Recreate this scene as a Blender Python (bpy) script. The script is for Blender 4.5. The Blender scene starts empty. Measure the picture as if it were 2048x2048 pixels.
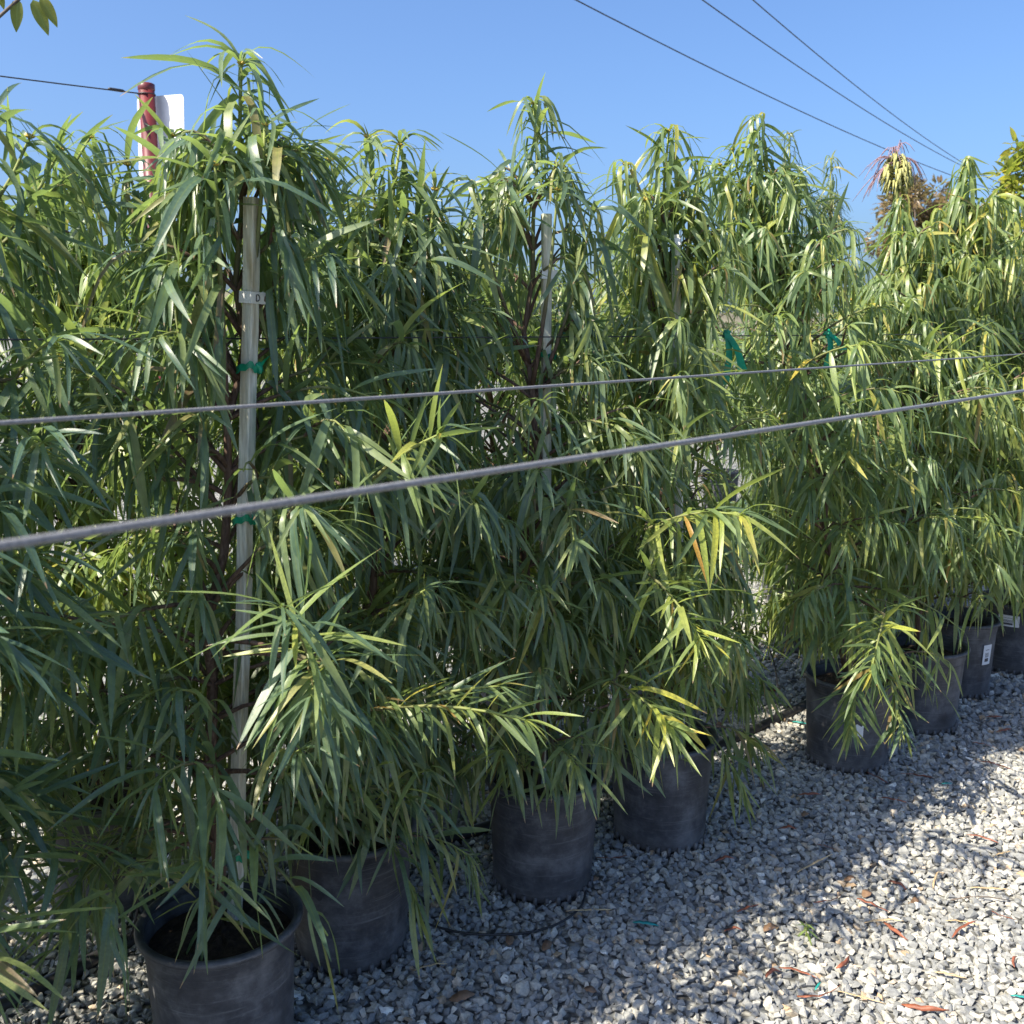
import bpy, bmesh, math, random
import numpy as np
from mathutils import Vector, Matrix

SC = bpy.context.scene
COL = SC.collection
R = math.radians
rng = np.random.default_rng(7)
random.seed(7)

# ------------------------------------------------------------------ camera
CAM_H = 1.78
PITCH = R(10.1)
F = 2048.0            # focal length in photo pixels (photo is 2048 wide)
cam_d = bpy.data.cameras.new('camera')
cam_d.sensor_width = 36.0
cam_d.lens = 36.0
cam_d.clip_start = 0.05
cam_d.clip_end = 12000
cam_d.dof.use_dof = True
cam_d.dof.focus_distance = 3.0
cam_d.dof.aperture_fstop = 8.0
cam = bpy.data.objects.new('camera', cam_d)
cam.location = (0, 0, CAM_H)
cam.rotation_euler = (R(90) - PITCH, 0, 0)
COL.objects.link(cam)
SC.camera = cam

# ------------------------------------------------------------------ sky, sun, exposure
SUN_EL = R(48)
SUN_H = Vector((-0.865, -0.50, 0)).normalized()          # horizontal direction towards the sun
SUN_V = Vector((SUN_H.x * math.cos(SUN_EL), SUN_H.y * math.cos(SUN_EL), math.sin(SUN_EL)))
world = bpy.data.worlds.new('World')
SC.world = world
world.use_nodes = True
wn = world.node_tree.nodes
bg = wn['Background']
sky = wn.new('ShaderNodeTexSky')
sky.sky_type = 'NISHITA'
sky.sun_disc = False
sky.sun_elevation = SUN_EL
sky.sun_rotation = math.atan2(SUN_H.x, SUN_H.y)
sky.altitude = 0
sky.air_density = 0.9
sky.dust_density = 3.2
sky.ozone_density = 10.0
world.node_tree.links.new(sky.outputs[0], bg.inputs[0])
bg.inputs[1].default_value = 0.106
sun_d = bpy.data.lights.new('sun', 'SUN')
sun_d.energy = 4.7
sun_d.angle = R(0.53)
sun_d.color = (1.0, 0.91, 0.74)
sun = bpy.data.objects.new('sun', sun_d)
sun.rotation_euler = (-SUN_V).to_track_quat('-Z', 'Y').to_euler()
sun.location = SUN_V * 30
COL.objects.link(sun)
SC.view_settings.view_transform = 'Standard'
SC.view_settings.look = 'None'
SC.view_settings.gamma = 1.0
SC.view_settings.use_curve_mapping = False
SC.view_settings.exposure = 1.22
SC.render.engine = 'CYCLES'
SC.cycles.max_bounces = 9
SC.cycles.diffuse_bounces = 6
SC.cycles.glossy_bounces = 2
SC.cycles.transmission_bounces = 4
SC.cycles.use_denoising = True
SC.cycles.sample_clamp_indirect = 6.0

# ------------------------------------------------------------------ photo pixel <-> world
CP, SP = math.cos(PITCH), math.sin(PITCH)


def unproj(px, py, zc):
    a = (px - 1024) / F * zc
    b = (1024 - py) / F * zc
    return Vector((a, zc * CP + b * SP, CAM_H - zc * SP + b * CP))


def on_plane(px, py, z=0.0):
    d = unproj(px, py, 1.0) - Vector((0, 0, CAM_H))
    return Vector((0, 0, CAM_H)) + d * ((z - CAM_H) / d.z)


def proj(P):
    P = np.asarray(P, float).reshape(-1, 3)
    zc = P[:, 1] * CP - (P[:, 2] - CAM_H) * SP
    up = P[:, 1] * SP + (P[:, 2] - CAM_H) * CP
    zs = np.where(zc > 0.05, zc, 0.05)
    return 1024 + P[:, 0] / zs * F, 1024 - up / zs * F, zc


U = Vector((0.743, 0.669, 0))        # along the rows, away to the right
N = Vector((0.669, -0.743, 0))       # out of the row towards the open gravel


# ------------------------------------------------------------------ materials
def mat(name):
    m = bpy.data.materials.new(name)
    m.use_nodes = True
    nt = m.node_tree
    return m, nt, nt.nodes, nt.links, nt.nodes['Principled BSDF']


def ramp(nodes, stops, interp='LINEAR'):
    r = nodes.new('ShaderNodeValToRGB')
    e = r.color_ramp.elements
    r.color_ramp.interpolation = interp
    e[0].position, e[0].color = stops[0][0], (*stops[0][1], 1)
    e[1].position, e[1].color = stops[-1][0], (*stops[-1][1], 1)
    for p, c in stops[1:-1]:
        x = e.new(p)
        x.color = (*c, 1)
    return r


def math_node(nodes, links, op, a, b=None):
    n = nodes.new('ShaderNodeMath')
    n.operation = op
    for i, v in enumerate((a, b)):
        if v is None:
            continue
        if isinstance(v, (int, float)):
            n.inputs[i].default_value = v
        else:
            links.new(v, n.inputs[i])
    return n.outputs[0]


def mixc(nodes, links, fac, a, b, blend='MIX'):
    n = nodes.new('ShaderNodeMix')
    n.data_type = 'RGBA'
    n.blend_type = blend
    for sock, v in ((n.inputs[0], fac), (n.inputs[6], a), (n.inputs[7], b)):
        if isinstance(v, (int, float)):
            sock.default_value = v
        elif isinstance(v, tuple):
            sock.default_value = (*v, 1)
        else:
            links.new(v, sock)
    return n.outputs[2]


def noise(nodes, links, scale, detail=4, vec=None, rough=0.55):
    n = nodes.new('ShaderNodeTexNoise')
    n.inputs['Scale'].default_value = scale
    n.inputs['Detail'].default_value = detail
    n.inputs['Roughness'].default_value = rough
    if vec is not None:
        links.new(vec, n.inputs['Vector'])
    return n


def leaf_material(name, stops, gloss=0.36, trans=0.34, tr_col=(0.30, 0.42, 0.05), brown=True):
    m, nt, nd, lk, bs = mat(name)
    at = nd.new('ShaderNodeAttribute')
    at.attribute_name = 'rnd'
    oi = nd.new('ShaderNodeObjectInfo')
    r = math_node(nd, lk, 'FRACT', math_node(nd, lk, 'ADD', at.outputs['Fac'], oi.outputs['Random']))
    cr = ramp(nd, stops)
    lk.new(r, cr.inputs[0])
    col = mixc(nd, lk, 1.0, cr.outputs[0], oi.outputs['Color'], 'MULTIPLY')
    uv = nd.new('ShaderNodeUVMap')
    sp = nd.new('ShaderNodeSeparateXYZ')
    lk.new(uv.outputs[0], sp.inputs[0])
    # paler midrib
    d = math_node(nd, lk, 'ABSOLUTE', math_node(nd, lk, 'SUBTRACT', sp.outputs[0], 0.5))
    rib = math_node(nd, lk, 'LESS_THAN', d, 0.055)
    col = mixc(nd, lk, math_node(nd, lk, 'MULTIPLY', rib, 0.45), col, (0.16, 0.2, 0.06))
    # blotchy tone along the blade
    tc = nd.new('ShaderNodeTexCoord')
    nz = noise(nd, lk, 45, 3, tc.outputs['Object'])
    nr = ramp(nd, [(0.3, (0.72, 0.74, 0.78)), (0.7, (1.25, 1.22, 1.1))])
    lk.new(nz.outputs[0], nr.inputs[0])
    col = mixc(nd, lk, 1.0, col, nr.outputs[0], 'MULTIPLY')
    # yellow base of the blade, dry tip on some
    yb = ramp(nd, [(0.0, (1, 1, 1)), (0.16, (0, 0, 0))])
    lk.new(sp.outputs[1], yb.inputs[0])
    col = mixc(nd, lk, math_node(nd, lk, 'MULTIPLY', yb.outputs[0], 0.55), col, (0.2, 0.24, 0.045))
    if brown:
        tip = ramp(nd, [(0.93, (0, 0, 0)), (0.955, (1, 1, 1))])
        lk.new(sp.outputs[1], tip.inputs[0])
        some = math_node(nd, lk, 'GREATER_THAN', math_node(nd, lk, 'FRACT', math_node(nd, lk, 'MULTIPLY', r, 13.7)), 0.62)
        col = mixc(nd, lk, math_node(nd, lk, 'MULTIPLY', tip.outputs[0], some), col, (0.30, 0.2, 0.12))
    # the underside of the blade is paler and duller
    ge = nd.new('ShaderNodeNewGeometry')
    col = mixc(nd, lk, math_node(nd, lk, 'MULTIPLY', ge.outputs['Backfacing'], 0.4), col, (0.13, 0.17, 0.075))
    lk.new(col, bs.inputs['Base Color'])
    bs.inputs['Roughness'].default_value = gloss
    bs.inputs['Specular IOR Level'].default_value = 0.65
    # fine lengthwise veins
    wv = nd.new('ShaderNodeTexWave')
    wv.inputs['Scale'].default_value = 3.0
    lk.new(uv.outputs[0], wv.inputs['Vector'])
    bp = nd.new('ShaderNodeBump')
    bp.inputs['Strength'].default_value = 0.12
    bp.inputs['Distance'].default_value = 0.002
    lk.new(wv.outputs[0], bp.inputs['Height'])
    lk.new(bp.outputs[0], bs.inputs['Normal'])
    tr = nd.new('ShaderNodeBsdfTranslucent')
    lk.new(mixc(nd, lk, 0.45, tr_col, mixc(nd, lk, 1.0, col, (3.2, 3.2, 2.4), 'MULTIPLY')), tr.inputs[0])
    mx = nd.new('ShaderNodeMixShader')
    mx.inputs[0].default_value = trans
    lk.new(bs.outputs[0], mx.inputs[1])
    lk.new(tr.outputs[0], mx.inputs[2])
    lk.new(mx.outputs[0], nd['Material Output'].inputs[0])
    return m


M = {}
M['leaf'] = leaf_material('strap_leaf', [
    (0.0, (0.070, 0.118, 0.082)), (0.35, (0.100, 0.155, 0.096)), (0.7, (0.148, 0.202, 0.100)),
    (0.92, (0.215, 0.25, 0.095)), (0.975, (0.27, 0.25, 0.09)), (0.993, (0.17, 0.12, 0.07)), (1.0, (0.17, 0.115, 0.07))])
M['broad'] = leaf_material('broad_leaf', [
    (0.0, (0.08, 0.11, 0.02)), (0.6, (0.14, 0.16, 0.03)), (1.0, (0.24, 0.20, 0.05))], brown=False)
M['dryleaf'] = leaf_material('brown_tree_leaf', [
    (0.0, (0.10, 0.07, 0.04)), (0.6, (0.17, 0.11, 0.06)), (1.0, (0.22, 0.15, 0.08))], tr_col=(0.3, 0.2, 0.1), brown=False)


def stem_material():
    m, nt, nd, lk, bs = mat('stem_bark')
    at = nd.new('ShaderNodeAttribute')
    at.attribute_name = 'age'
    tc = nd.new('ShaderNodeTexCoord')
    mp = nd.new('ShaderNodeMapping')
    mp.inputs['Scale'].default_value = (1, 1, 0.15)
    lk.new(tc.outputs['Object'], mp.inputs[0])
    nz = noise(nd, lk, 130, 5, mp.outputs[0])
    br = ramp(nd, [(0.25, (0.035, 0.02, 0.014)), (0.5, (0.12, 0.07, 0.05)), (0.8, (0.23, 0.16, 0.12))])
    lk.new(nz.outputs[0], br.inputs[0])
    cr = ramp(nd, [(0.0, (0.20, 0.24, 0.06)), (0.45, (0.15, 0.15, 0.07)), (0.7, (0.0, 0.0, 0.0))])
    lk.new(at.outputs['Fac'], cr.inputs[0])
    f = ramp(nd, [(0.42, (0, 0, 0)), (0.65, (1, 1, 1))])
    lk.new(at.outputs['Fac'], f.inputs[0])
    lk.new(mixc(nd, lk, f.outputs[0], cr.outputs[0], br.outputs[0]), bs.inputs['Base Color'])
    bs.inputs['Roughness'].default_value = 0.75
    bp = nd.new('ShaderNodeBump')
    bp.inputs['Strength'].default_value = 0.5
    bp.inputs['Distance'].default_value = 0.004
    lk.new(nz.outputs[0], bp.inputs['Height'])
    lk.new(bp.outputs[0], bs.inputs['Normal'])
    return m


M['stem'] = stem_material()


def pot_material():
    m, nt, nd, lk, bs = mat('black_nursery_plastic')
    tc = nd.new('ShaderNodeTexCoord')
    oi = nd.new('ShaderNodeObjectInfo')
    off = nd.new('ShaderNodeVectorMath')
    off.operation = 'ADD'
    lk.new(tc.outputs['Object'], off.inputs[0])
    lk.new(oi.outputs['Random'], off.inputs[1])
    n1 = noise(nd, lk, 7.5, 9, off.outputs[0], 0.72)
    mp = nd.new('ShaderNodeMapping')
    mp.inputs['Rotation'].default_value = (0.35, 0.2, 0.6)
    mp.inputs['Scale'].default_value = (3, 3, 60)
    lk.new(off.outputs[0], mp.inputs[0])
    n2 = noise(nd, lk, 2.2, 5, mp.outputs[0], 0.7)
    n3 = noise(nd, lk, 60, 3, off.outputs[0])
    c1 = ramp(nd, [(0.32, (0.026, 0.027, 0.032)), (0.48, (0.06, 0.062, 0.07)), (0.60, (0.12, 0.122, 0.13)), (0.75, (0.20, 0.2, 0.205))])
    lk.new(n1.outputs[0], c1.inputs[0])
    c2 = ramp(nd, [(0.55, (0, 0, 0)), (0.75, (1, 1, 1))])
    lk.new(n2.outputs[0], c2.inputs[0])
    col = mixc(nd, lk, math_node(nd, lk, 'MULTIPLY', c2.outputs[0], 0.55), c1.outputs[0], (0.22, 0.22, 0.225))
    c3 = ramp(nd, [(0.70, (0, 0, 0)), (0.78, (1, 1, 1))])
    lk.new(n3.outputs[0], c3.inputs[0])
    col = mixc(nd, lk, math_node(nd, lk, 'MULTIPLY', c3.outputs[0], 0.35), col, (0.2, 0.19, 0.18))
    # dust splashed up from the gravel near the foot
    sp = nd.new('ShaderNodeSeparateXYZ')
    lk.new(tc.outputs['Object'], sp.inputs[0])
    dz = ramp(nd, [(0.0, (1, 1, 1)), (0.10, (0, 0, 0))])
    lk.new(math_node(nd, lk, 'ADD', sp.outputs[2], math_node(nd, lk, 'MULTIPLY', n1.outputs[0], 0.05)), dz.inputs[0])
    col = mixc(nd, lk, math_node(nd, lk, 'MULTIPLY', dz.outputs[0], 0.5), col, (0.16, 0.145, 0.13))
    lk.new(col, bs.inputs['Base Color'])
    rr = ramp(nd, [(0.3, (0.38, 0.38, 0.38)), (0.7, (0.7, 0.7, 0.7))])
    lk.new(n1.outputs[0], rr.inputs[0])
    lk.new(rr.outputs[0], bs.inputs['Roughness'])
    bp = nd.new('ShaderNodeBump')
    bp.inputs['Strength'].default_value = 0.25
    bp.inputs['Distance'].default_value = 0.004
    lk.new(n2.outputs[0], bp.inputs['Height'])
    lk.new(bp.outputs[0], bs.inputs['Normal'])
    return m


M['pot'] = pot_material()


def simple(name, col, rough=0.6, metal=0.0, nscale=0, namp=0.3, bump=0.0, stretch=None, bdist=0.003):
    m, nt, nd, lk, bs = mat(name)
    bs.inputs['Roughness'].default_value = rough
    bs.inputs['Metallic'].default_value = metal
    if nscale:
        tc = nd.new('ShaderNodeTexCoord')
        v = tc.outputs['Object']
        if stretch:
            mp = nd.new('ShaderNodeMapping')
            mp.inputs['Scale'].default_value = stretch
            lk.new(v, mp.inputs[0])
            v = mp.outputs[0]
        nz = noise(nd, lk, nscale, 6, v, 0.6)
        lo = tuple(c * (1 - namp) for c in col)
        hi = tuple(min(1, c * (1 + namp)) for c in col)
        cr = ramp(nd, [(0.3, lo), (0.7, hi)])
        lk.new(nz.outputs[0], cr.inputs[0])
        lk.new(cr.outputs[0], bs.inputs['Base Color'])
        if bump:
            bp = nd.new('ShaderNodeBump')
            bp.inputs['Strength'].default_value = bump
            bp.inputs['Distance'].default_value = bdist
            lk.new(nz.outputs[0], bp.inputs['Height'])
            lk.new(bp.outputs[0], bs.inputs['Normal'])
    else:
        bs.inputs['Base Color'].default_value = (*col, 1)
    return m


M['soil'] = simple('potting_soil', (0.045, 0.03, 0.02), 0.95, 0, 60, 0.7, 1.0, None, 0.02)
M['wood'] = simple('weathered_stake_wood', (0.62, 0.61, 0.53), 0.8, 0, 22, 0.30, 0.5, (6, 6, 0.5))
M['wood_dark'] = simple('brown_stake_wood', (0.27, 0.19, 0.11), 0.8, 0, 22, 0.30, 0.5, (6, 6, 0.5))
def stain(m):
    nt = m.node_tree
    nd, lk = nt.nodes, nt.links
    bs = nd['Principled BSDF']
    src = bs.inputs['Base Color'].links[0].from_socket
    tc = nd.new('ShaderNodeTexCoord')
    mp = nd.new('ShaderNodeMapping')
    mp.inputs['Scale'].default_value = (9, 9, 2.2)
    lk.new(tc.outputs['Object'], mp.inputs[0])
    nz = noise(nd, lk, 1.6, 6, mp.outputs[0], 0.65)
    cr = ramp(nd, [(0.35, (0.62, 0.74, 0.66)), (0.5, (1, 1, 1)), (0.66, (0.78, 0.66, 0.5))])
    lk.new(nz.outputs[0], cr.inputs[0])
    lk.new(mixc(nd, lk, 1.0, src, cr.outputs[0], 'MULTIPLY'), bs.inputs['Base Color'])


stain(M['wood'])
M['tie'] = simple('green_tie_tape', (0.008, 0.27, 0.15), 0.38, 0, 40, 0.3)
M['paper'] = simple('white_paper', (0.78, 0.78, 0.78), 0.6, 0, 30, 0.06)
M['ink_slot_shade'] = simple('black_ink_slot_shade', (0.05, 0.05, 0.06), 0.7)
M['wire'] = simple('grey_coated_cable', (0.19, 0.19, 0.195), 0.45, 0, 300, 0.35, 0.4, None, 0.001)
M['wire_dark'] = simple('dark_cable', (0.03, 0.03, 0.033), 0.5, 0, 200, 0.3)
M['red'] = simple('red_painted_pipe', (0.13, 0.022, 0.025), 0.4, 0, 9, 0.5, 0.1, (1, 1, 0.4))
M['sign'] = simple('white_sheet_metal', (0.74, 0.75, 0.76), 0.45, 0, 6, 0.05)
M['pipe'] = simple('black_poly_pipe', (0.022, 0.022, 0.024), 0.5, 0, 14, 0.6)
M['bud'] = simple('yellow_bud', (0.42, 0.30, 0.05), 0.6, 0, 80, 0.4)
M['strip'] = simple('red_brown_dry_leaf', (0.26, 0.085, 0.045), 0.6, 0, 30, 0.55)
M['straw'] = simple('pale_straw', (0.55, 0.40, 0.22), 0.7, 0, 30, 0.4)
M['brownleaf'] = simple('tan_dead_leaf', (0.20, 0.12, 0.07), 0.75, 0, 30, 0.5)
M['twine'] = simple('teal_plastic_twine', (0.02, 0.27, 0.25), 0.5, 0, 40, 0.3)
M['pod'] = simple('yellow_green_pod', (0.30, 0.29, 0.10), 0.55, 0, 50, 0.45)
M['purple'] = simple('purple_dried_strand', (0.24, 0.15, 0.17), 0.7, 0, 40, 0.4)
M['polewood'] = simple('pole_wood', (0.12, 0.085, 0.06), 0.85, 0, 12, 0.4, 0.3, (3, 3, 0.2))
M['bark'] = simple('grey_bark', (0.14, 0.11, 0.09), 0.9, 0, 25, 0.5, 0.8, (1, 1, 0.3))


def stone_material():
    m, nt, nd, lk, bs = mat('crushed_rock')
    at = nd.new('ShaderNodeAttribute')
    at.attribute_name = 'rnd'
    cr = ramp(nd, [(0.0, (0.185, 0.193, 0.197)), (0.30, (0.255, 0.26, 0.257)), (0.55, (0.32, 0.32, 0.306)),
                   (0.80, (0.395, 0.387, 0.354)), (0.93, (0.51, 0.485, 0.42)), (0.965, (0.40, 0.28, 0.17)), (0.985, (0.74, 0.72, 0.66)), (1.0, (0.8, 0.78, 0.72))])
    lk.new(at.outputs['Fac'], cr.inputs[0])
    tc = nd.new('ShaderNodeTexCoord')
    n1 = noise(nd, lk, 110, 5, tc.outputs['Object'], 0.65)
    nr = ramp(nd, [(0.3, (0.7, 0.7, 0.72)), (0.7, (1.25, 1.24, 1.2))])
    lk.new(n1.outputs[0], nr.inputs[0])
    lk.new(mixc(nd, lk, 1.0, cr.outputs[0], nr.outputs[0], 'MULTIPLY'), bs.inputs['Base Color'])
    bs.inputs['Roughness'].default_value = 0.85
    bp = nd.new('ShaderNodeBump')
    bp.inputs['Strength'].default_value = 0.5
    bp.inputs['Distance'].default_value = 0.003
    lk.new(n1.outputs[0], bp.inputs['Height'])
    lk.new(bp.outputs[0], bs.inputs['Normal'])
    return m


M['stone'] = stone_material()


def ground_material():
    m, nt, nd, lk, bs = mat('gravel_ground')
    tc = nd.new('ShaderNodeTexCoord')
    vo = nd.new('ShaderNodeTexVoronoi')
    vo.inputs['Scale'].default_value = 38
    lk.new(tc.outputs['Object'], vo.inputs['Vector'])
    sp = nd.new('ShaderNodeSeparateColor')
    lk.new(vo.outputs['Color'], sp.inputs[0])
    cr = ramp(nd, [(0.0, (0.17, 0.18, 0.185)), (0.4, (0.25, 0.255, 0.25)), (0.8, (0.34, 0.335, 0.31)), (1.0, (0.48, 0.46, 0.41))])
    lk.new(sp.outputs[0], cr.inputs[0])
    dk = ramp(nd, [(0.35, (1, 1, 1)), (0.75, (0.25, 0.25, 0.25))])
    lk.new(vo.outputs['Distance'], dk.inputs[0])
    n1 = noise(nd, lk, 0.6, 5, tc.outputs['Object'])
    nr = ramp(nd, [(0.3, (0.8, 0.8, 0.8)), (0.7, (1.15, 1.13, 1.08))])
    lk.new(n1.outputs[0], nr.inputs[0])
    col = mixc(nd, lk, 1.0, mixc(nd, lk, 1.0, cr.outputs[0], dk.outputs[0], 'MULTIPLY'), nr.outputs[0], 'MULTIPLY')
    lk.new(col, bs.inputs['Base Color'])
    bs.inputs['Roughness'].default_value = 0.95
    bp = nd.new('ShaderNodeBump')
    bp.invert = True
    bp.inputs['Strength'].default_value = 0.8
    bp.inputs['Distance'].default_value = 0.015
    lk.new(vo.outputs['Distance'], bp.inputs['Height'])
    lk.new(bp.outputs[0], bs.inputs['Normal'])
    return m


M['ground'] = ground_material()
M['hill'] = simple('dry_hill_scrub', (0.16, 0.14, 0.09), 0.95, 0, 0.004, 0.4)


def sticker_material():
    m, nt, nd, lk, bs = mat('barcode_sticker')
    tc = nd.new('ShaderNodeTexCoord')
    sp = nd.new('ShaderNodeSeparateXYZ')
    lk.new(tc.outputs['UV'], sp.inputs[0])
    cb = nd.new('ShaderNodeCombineXYZ')
    lk.new(math_node(nd, lk, 'FLOOR', math_node(nd, lk, 'MULTIPLY', sp.outputs[1], 34)), cb.inputs[0])
    wn_ = nd.new('ShaderNodeTexWhiteNoise')
    wn_.noise_dimensions = '1D'
    lk.new(math_node(nd, lk, 'FLOOR', math_node(nd, lk, 'MULTIPLY', sp.outputs[1], 34)), wn_.inputs['W'])
    bar = math_node(nd, lk, 'GREATER_THAN', wn_.outputs['Value'], 0.5)

    def within(s, a, b):
        return math_node(nd, lk, 'MULTIPLY', math_node(nd, lk, 'GREATER_THAN', s, a), math_node(nd, lk, 'LESS_THAN', s, b))
    box = math_node(nd, lk, 'MULTIPLY', within(sp.outputs[0], 0.25, 0.7), within(sp.outputs[1], 0.15, 0.85))
    lk.new(mixc(nd, lk, math_node(nd, lk, 'MULTIPLY', bar, box), (0.75, 0.75, 0.76), (0.06, 0.06, 0.07)), bs.inputs['Base Color'])
    bs.inputs['Roughness'].default_value = 0.5
    return m


M['sticker'] = sticker_material()


# ------------------------------------------------------------------ mesh helpers
def link(name, me, material=None, parent=None, loc=None, label=None, cat=None, group=None, kind=None):
    o = bpy.data.objects.new(name, me)
    COL.objects.link(o)
    if material is not None and me is not None and not me.materials:
        me.materials.append(material)
    if parent is not None:
        o.parent = parent
    if loc is not None:
        o.location = loc
    tag(o, label, cat, group, kind)
    return o


def tag(o, label=None, cat=None, group=None, kind=None):
    for k, v in (('label', label), ('category', cat), ('group', group), ('kind', kind)):
        if v:
            o[k] = v


def empty(name, loc, label, cat, group=None):
    o = bpy.data.objects.new(name, None)
    o.empty_display_size = 0.1
    COL.objects.link(o)
    o.location = loc
    tag(o, label, cat, group)
    return o


class MB:
    def __init__(s):
        s.v, s.f, s.at, s.uv = [], [], [], {}

    def add(s, verts, faces, att=0.0):
        b = len(s.v)
        s.v += [tuple(x) for x in verts]
        s.f += [tuple(i + b for i in f) for f in faces]
        if isinstance(att, (int, float)):
            s.at += [att] * len(verts)
        else:
            s.at += list(att)

    def tube(s, pts, radii, sides=6, att=None, cap=True):
        pts = [Vector(p) for p in pts]
        n = len(pts)
        if isinstance(radii, (int, float)):
            radii = [radii] * n
        rings = []
        ref = Vector((0.31, 0.17, 0.93))
        verts = []
        for i, p in enumerate(pts):
            t = (pts[min(i + 1, n - 1)] - pts[max(i - 1, 0)]).normalized()
            if abs(t.dot(ref)) > 0.95:
                ref = Vector((1, 0.2, 0))
            e1 = (ref - t * ref.dot(t)).normalized()
            ref = e1
            e2 = t.cross(e1)
            for k in range(sides):
                a = 2 * math.pi * k / sides
                verts.append(p + (e1 * math.cos(a) + e2 * math.sin(a)) * radii[i])
        faces = []
        for i in range(n - 1):
            for k in range(sides):
                k2 = (k + 1) % sides
                faces.append((i * sides + k, i * sides + k2, (i + 1) * sides + k2, (i + 1) * sides + k))
        if cap:
            faces.append(tuple(range(sides))[::-1])
            faces.append(tuple((n - 1) * sides + k for k in range(sides)))
        if att is None:
            a = 0.0
        else:
            a = [x for x in att for _ in range(sides)]
        s.add(verts, faces, a)

    def box(s, c, sx, sy, sz, rot=None):
        vs = [Vector((x * sx / 2, y * sy / 2, z * sz / 2)) for x in (-1, 1) for y in (-1, 1) for z in (-1, 1)]
        if rot is not None:
            vs = [rot @ v for v in vs]
        vs = [v + Vector(c) for v in vs]
        s.add(vs, [(0, 1, 3, 2), (4, 6, 7, 5), (0, 4, 5, 1), (2, 3, 7, 6), (0, 2, 6, 4), (1, 5, 7, 3)])

    def lathe(s, prof, sides=48, jit=0.0, c=(0, 0)):
        verts, faces = [], []
        n = len(prof)
        for k in range(sides):
            a = 2 * math.pi * k / sides
            q = 1 + jit * math.sin(2 * a + 0.7) + 0.5 * jit * math.sin(3 * a)
            for r, z in prof:
                verts.append((c[0] + r * q * math.cos(a), c[1] + r * q * math.sin(a), z))
        for k in range(sides):
            k2 = (k + 1) % sides
            for i in range(n - 1):
                faces.append((k * n + i, k2 * n + i, k2 * n + i + 1, k * n + i + 1))
        s.add(verts, faces)

    def mesh(s, name, smooth=True, attname=None):
        me = bpy.data.meshes.new(name)
        me.from_pydata(s.v, [], s.f)
        if smooth:
            me.polygons.foreach_set('use_smooth', [True] * len(me.polygons))
        if attname:
            a = me.attributes.new(attname, 'FLOAT', 'POINT')
            a.data.foreach_set('value', s.at)
        me.update()
        return me


def np_mesh(name, V, Fc, smooth=True, rnd=None, uv=None, attname='rnd'):
    """V (n,3), Fc (m,k) constant polygon size."""
    me = bpy.data.meshes.new(name)
    n, (m, k) = len(V), Fc.shape
    me.vertices.add(n)
    me.vertices.foreach_set('co', np.ascontiguousarray(V, np.float32).ravel())
    me.loops.add(m * k)
    me.loops.foreach_set('vertex_index', np.ascontiguousarray(Fc, np.int32).ravel())
    me.polygons.add(m)
    me.polygons.foreach_set('loop_start', np.arange(0, m * k, k, dtype=np.int32))
    me.polygons.foreach_set('loop_total', np.full(m, k, np.int32))
    me.polygons.foreach_set('use_smooth', np.full(m, smooth, bool))
    if rnd is not None:
        a = me.attributes.new(attname, 'FLOAT', 'POINT')
        a.data.foreach_set('value', np.ascontiguousarray(rnd, np.float32))
    if uv is not None:
        u = me.uv_layers.new(name='UVMap')
        u.data.foreach_set('uv', np.ascontiguousarray(uv[Fc.ravel()], np.float32).ravel())
    me.update(calc_edges=True)
    return me


# ------------------------------------------------------------------ ground and far hills
def make_ground():
    b = MB()
    S = 3000.0
    xs = [-S, -40, -6, 6, 40, S]
    vs = [(x, y, 0) for y in xs for x in xs]
    n = len(xs)
    fs = [(j * n + i, j * n + i + 1, (j + 1) * n + i + 1, (j + 1) * n + i) for j in range(n - 1) for i in range(n - 1)]
    b.add(vs, fs)
    link('ground', b.mesh('ground', False), M['ground'], kind='structure')
    # far range of hills, highest towards the left
    b = MB()
    vs, fs = [], []
    cols = 80
    for j in range(5):
        for i in range(cols):
            az = R(-75) + R(150) * i / (cols - 1)
            hgt = 230 * math.exp(-((az + R(36)) / R(17)) ** 2) + 45
            hgt *= 0.8 + 0.25 * math.sin(i * 0.9) * math.sin(i * 0.37 + 1) + 0.06 * math.sin(i * 2.3)
            prof = (0, 0.55, 1.0, 0.7, 0)[j]
            d = 1500 + j * 300
            vs.append((d * math.sin(az), d * math.cos(az), -2 + prof * hgt + (6 * math.sin(i * 3.1 + j) if 0 < j < 4 else 0)))
    for j in range(4):
        for i in range(cols - 1):
            fs.append((j * cols + i, j * cols + i + 1, (j + 1) * cols + i + 1, (j + 1) * cols + i))
    b.add(vs, fs)
    link('hills', b.mesh('hills'), M['hill'], kind='structure')


make_ground()

# ------------------------------------------------------------------ strap leaves: shared variants
TH = np.radians(np.array([-80, -62, -45, -28, -12, 4, 20, 36, 52, 68, 82]))
KS = np.array([0.35, 1.1, 2.4, 4.5, 8.0, 13.0])
TW = (-0.6, 0.7)


def leaf_curve(th0, k, n):
    th = th0
    x = z = 0.0
    pts, ths = [(0.0, 0.0)], [th]
    sub = 10
    ds = 1.0 / ((n - 1) * sub)
    s = 0
    for i in range(n - 1):
        for j in range(sub):
            th -= k * math.cos(th) * max(0.12, 1.25 - 1.6 * s) * ds if th > -1.5 else 0
            x += math.cos(th) * ds
            z += math.sin(th) * ds
            s += ds
        pts.append((x, z))
        ths.append(th)
    return pts, ths


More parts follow.
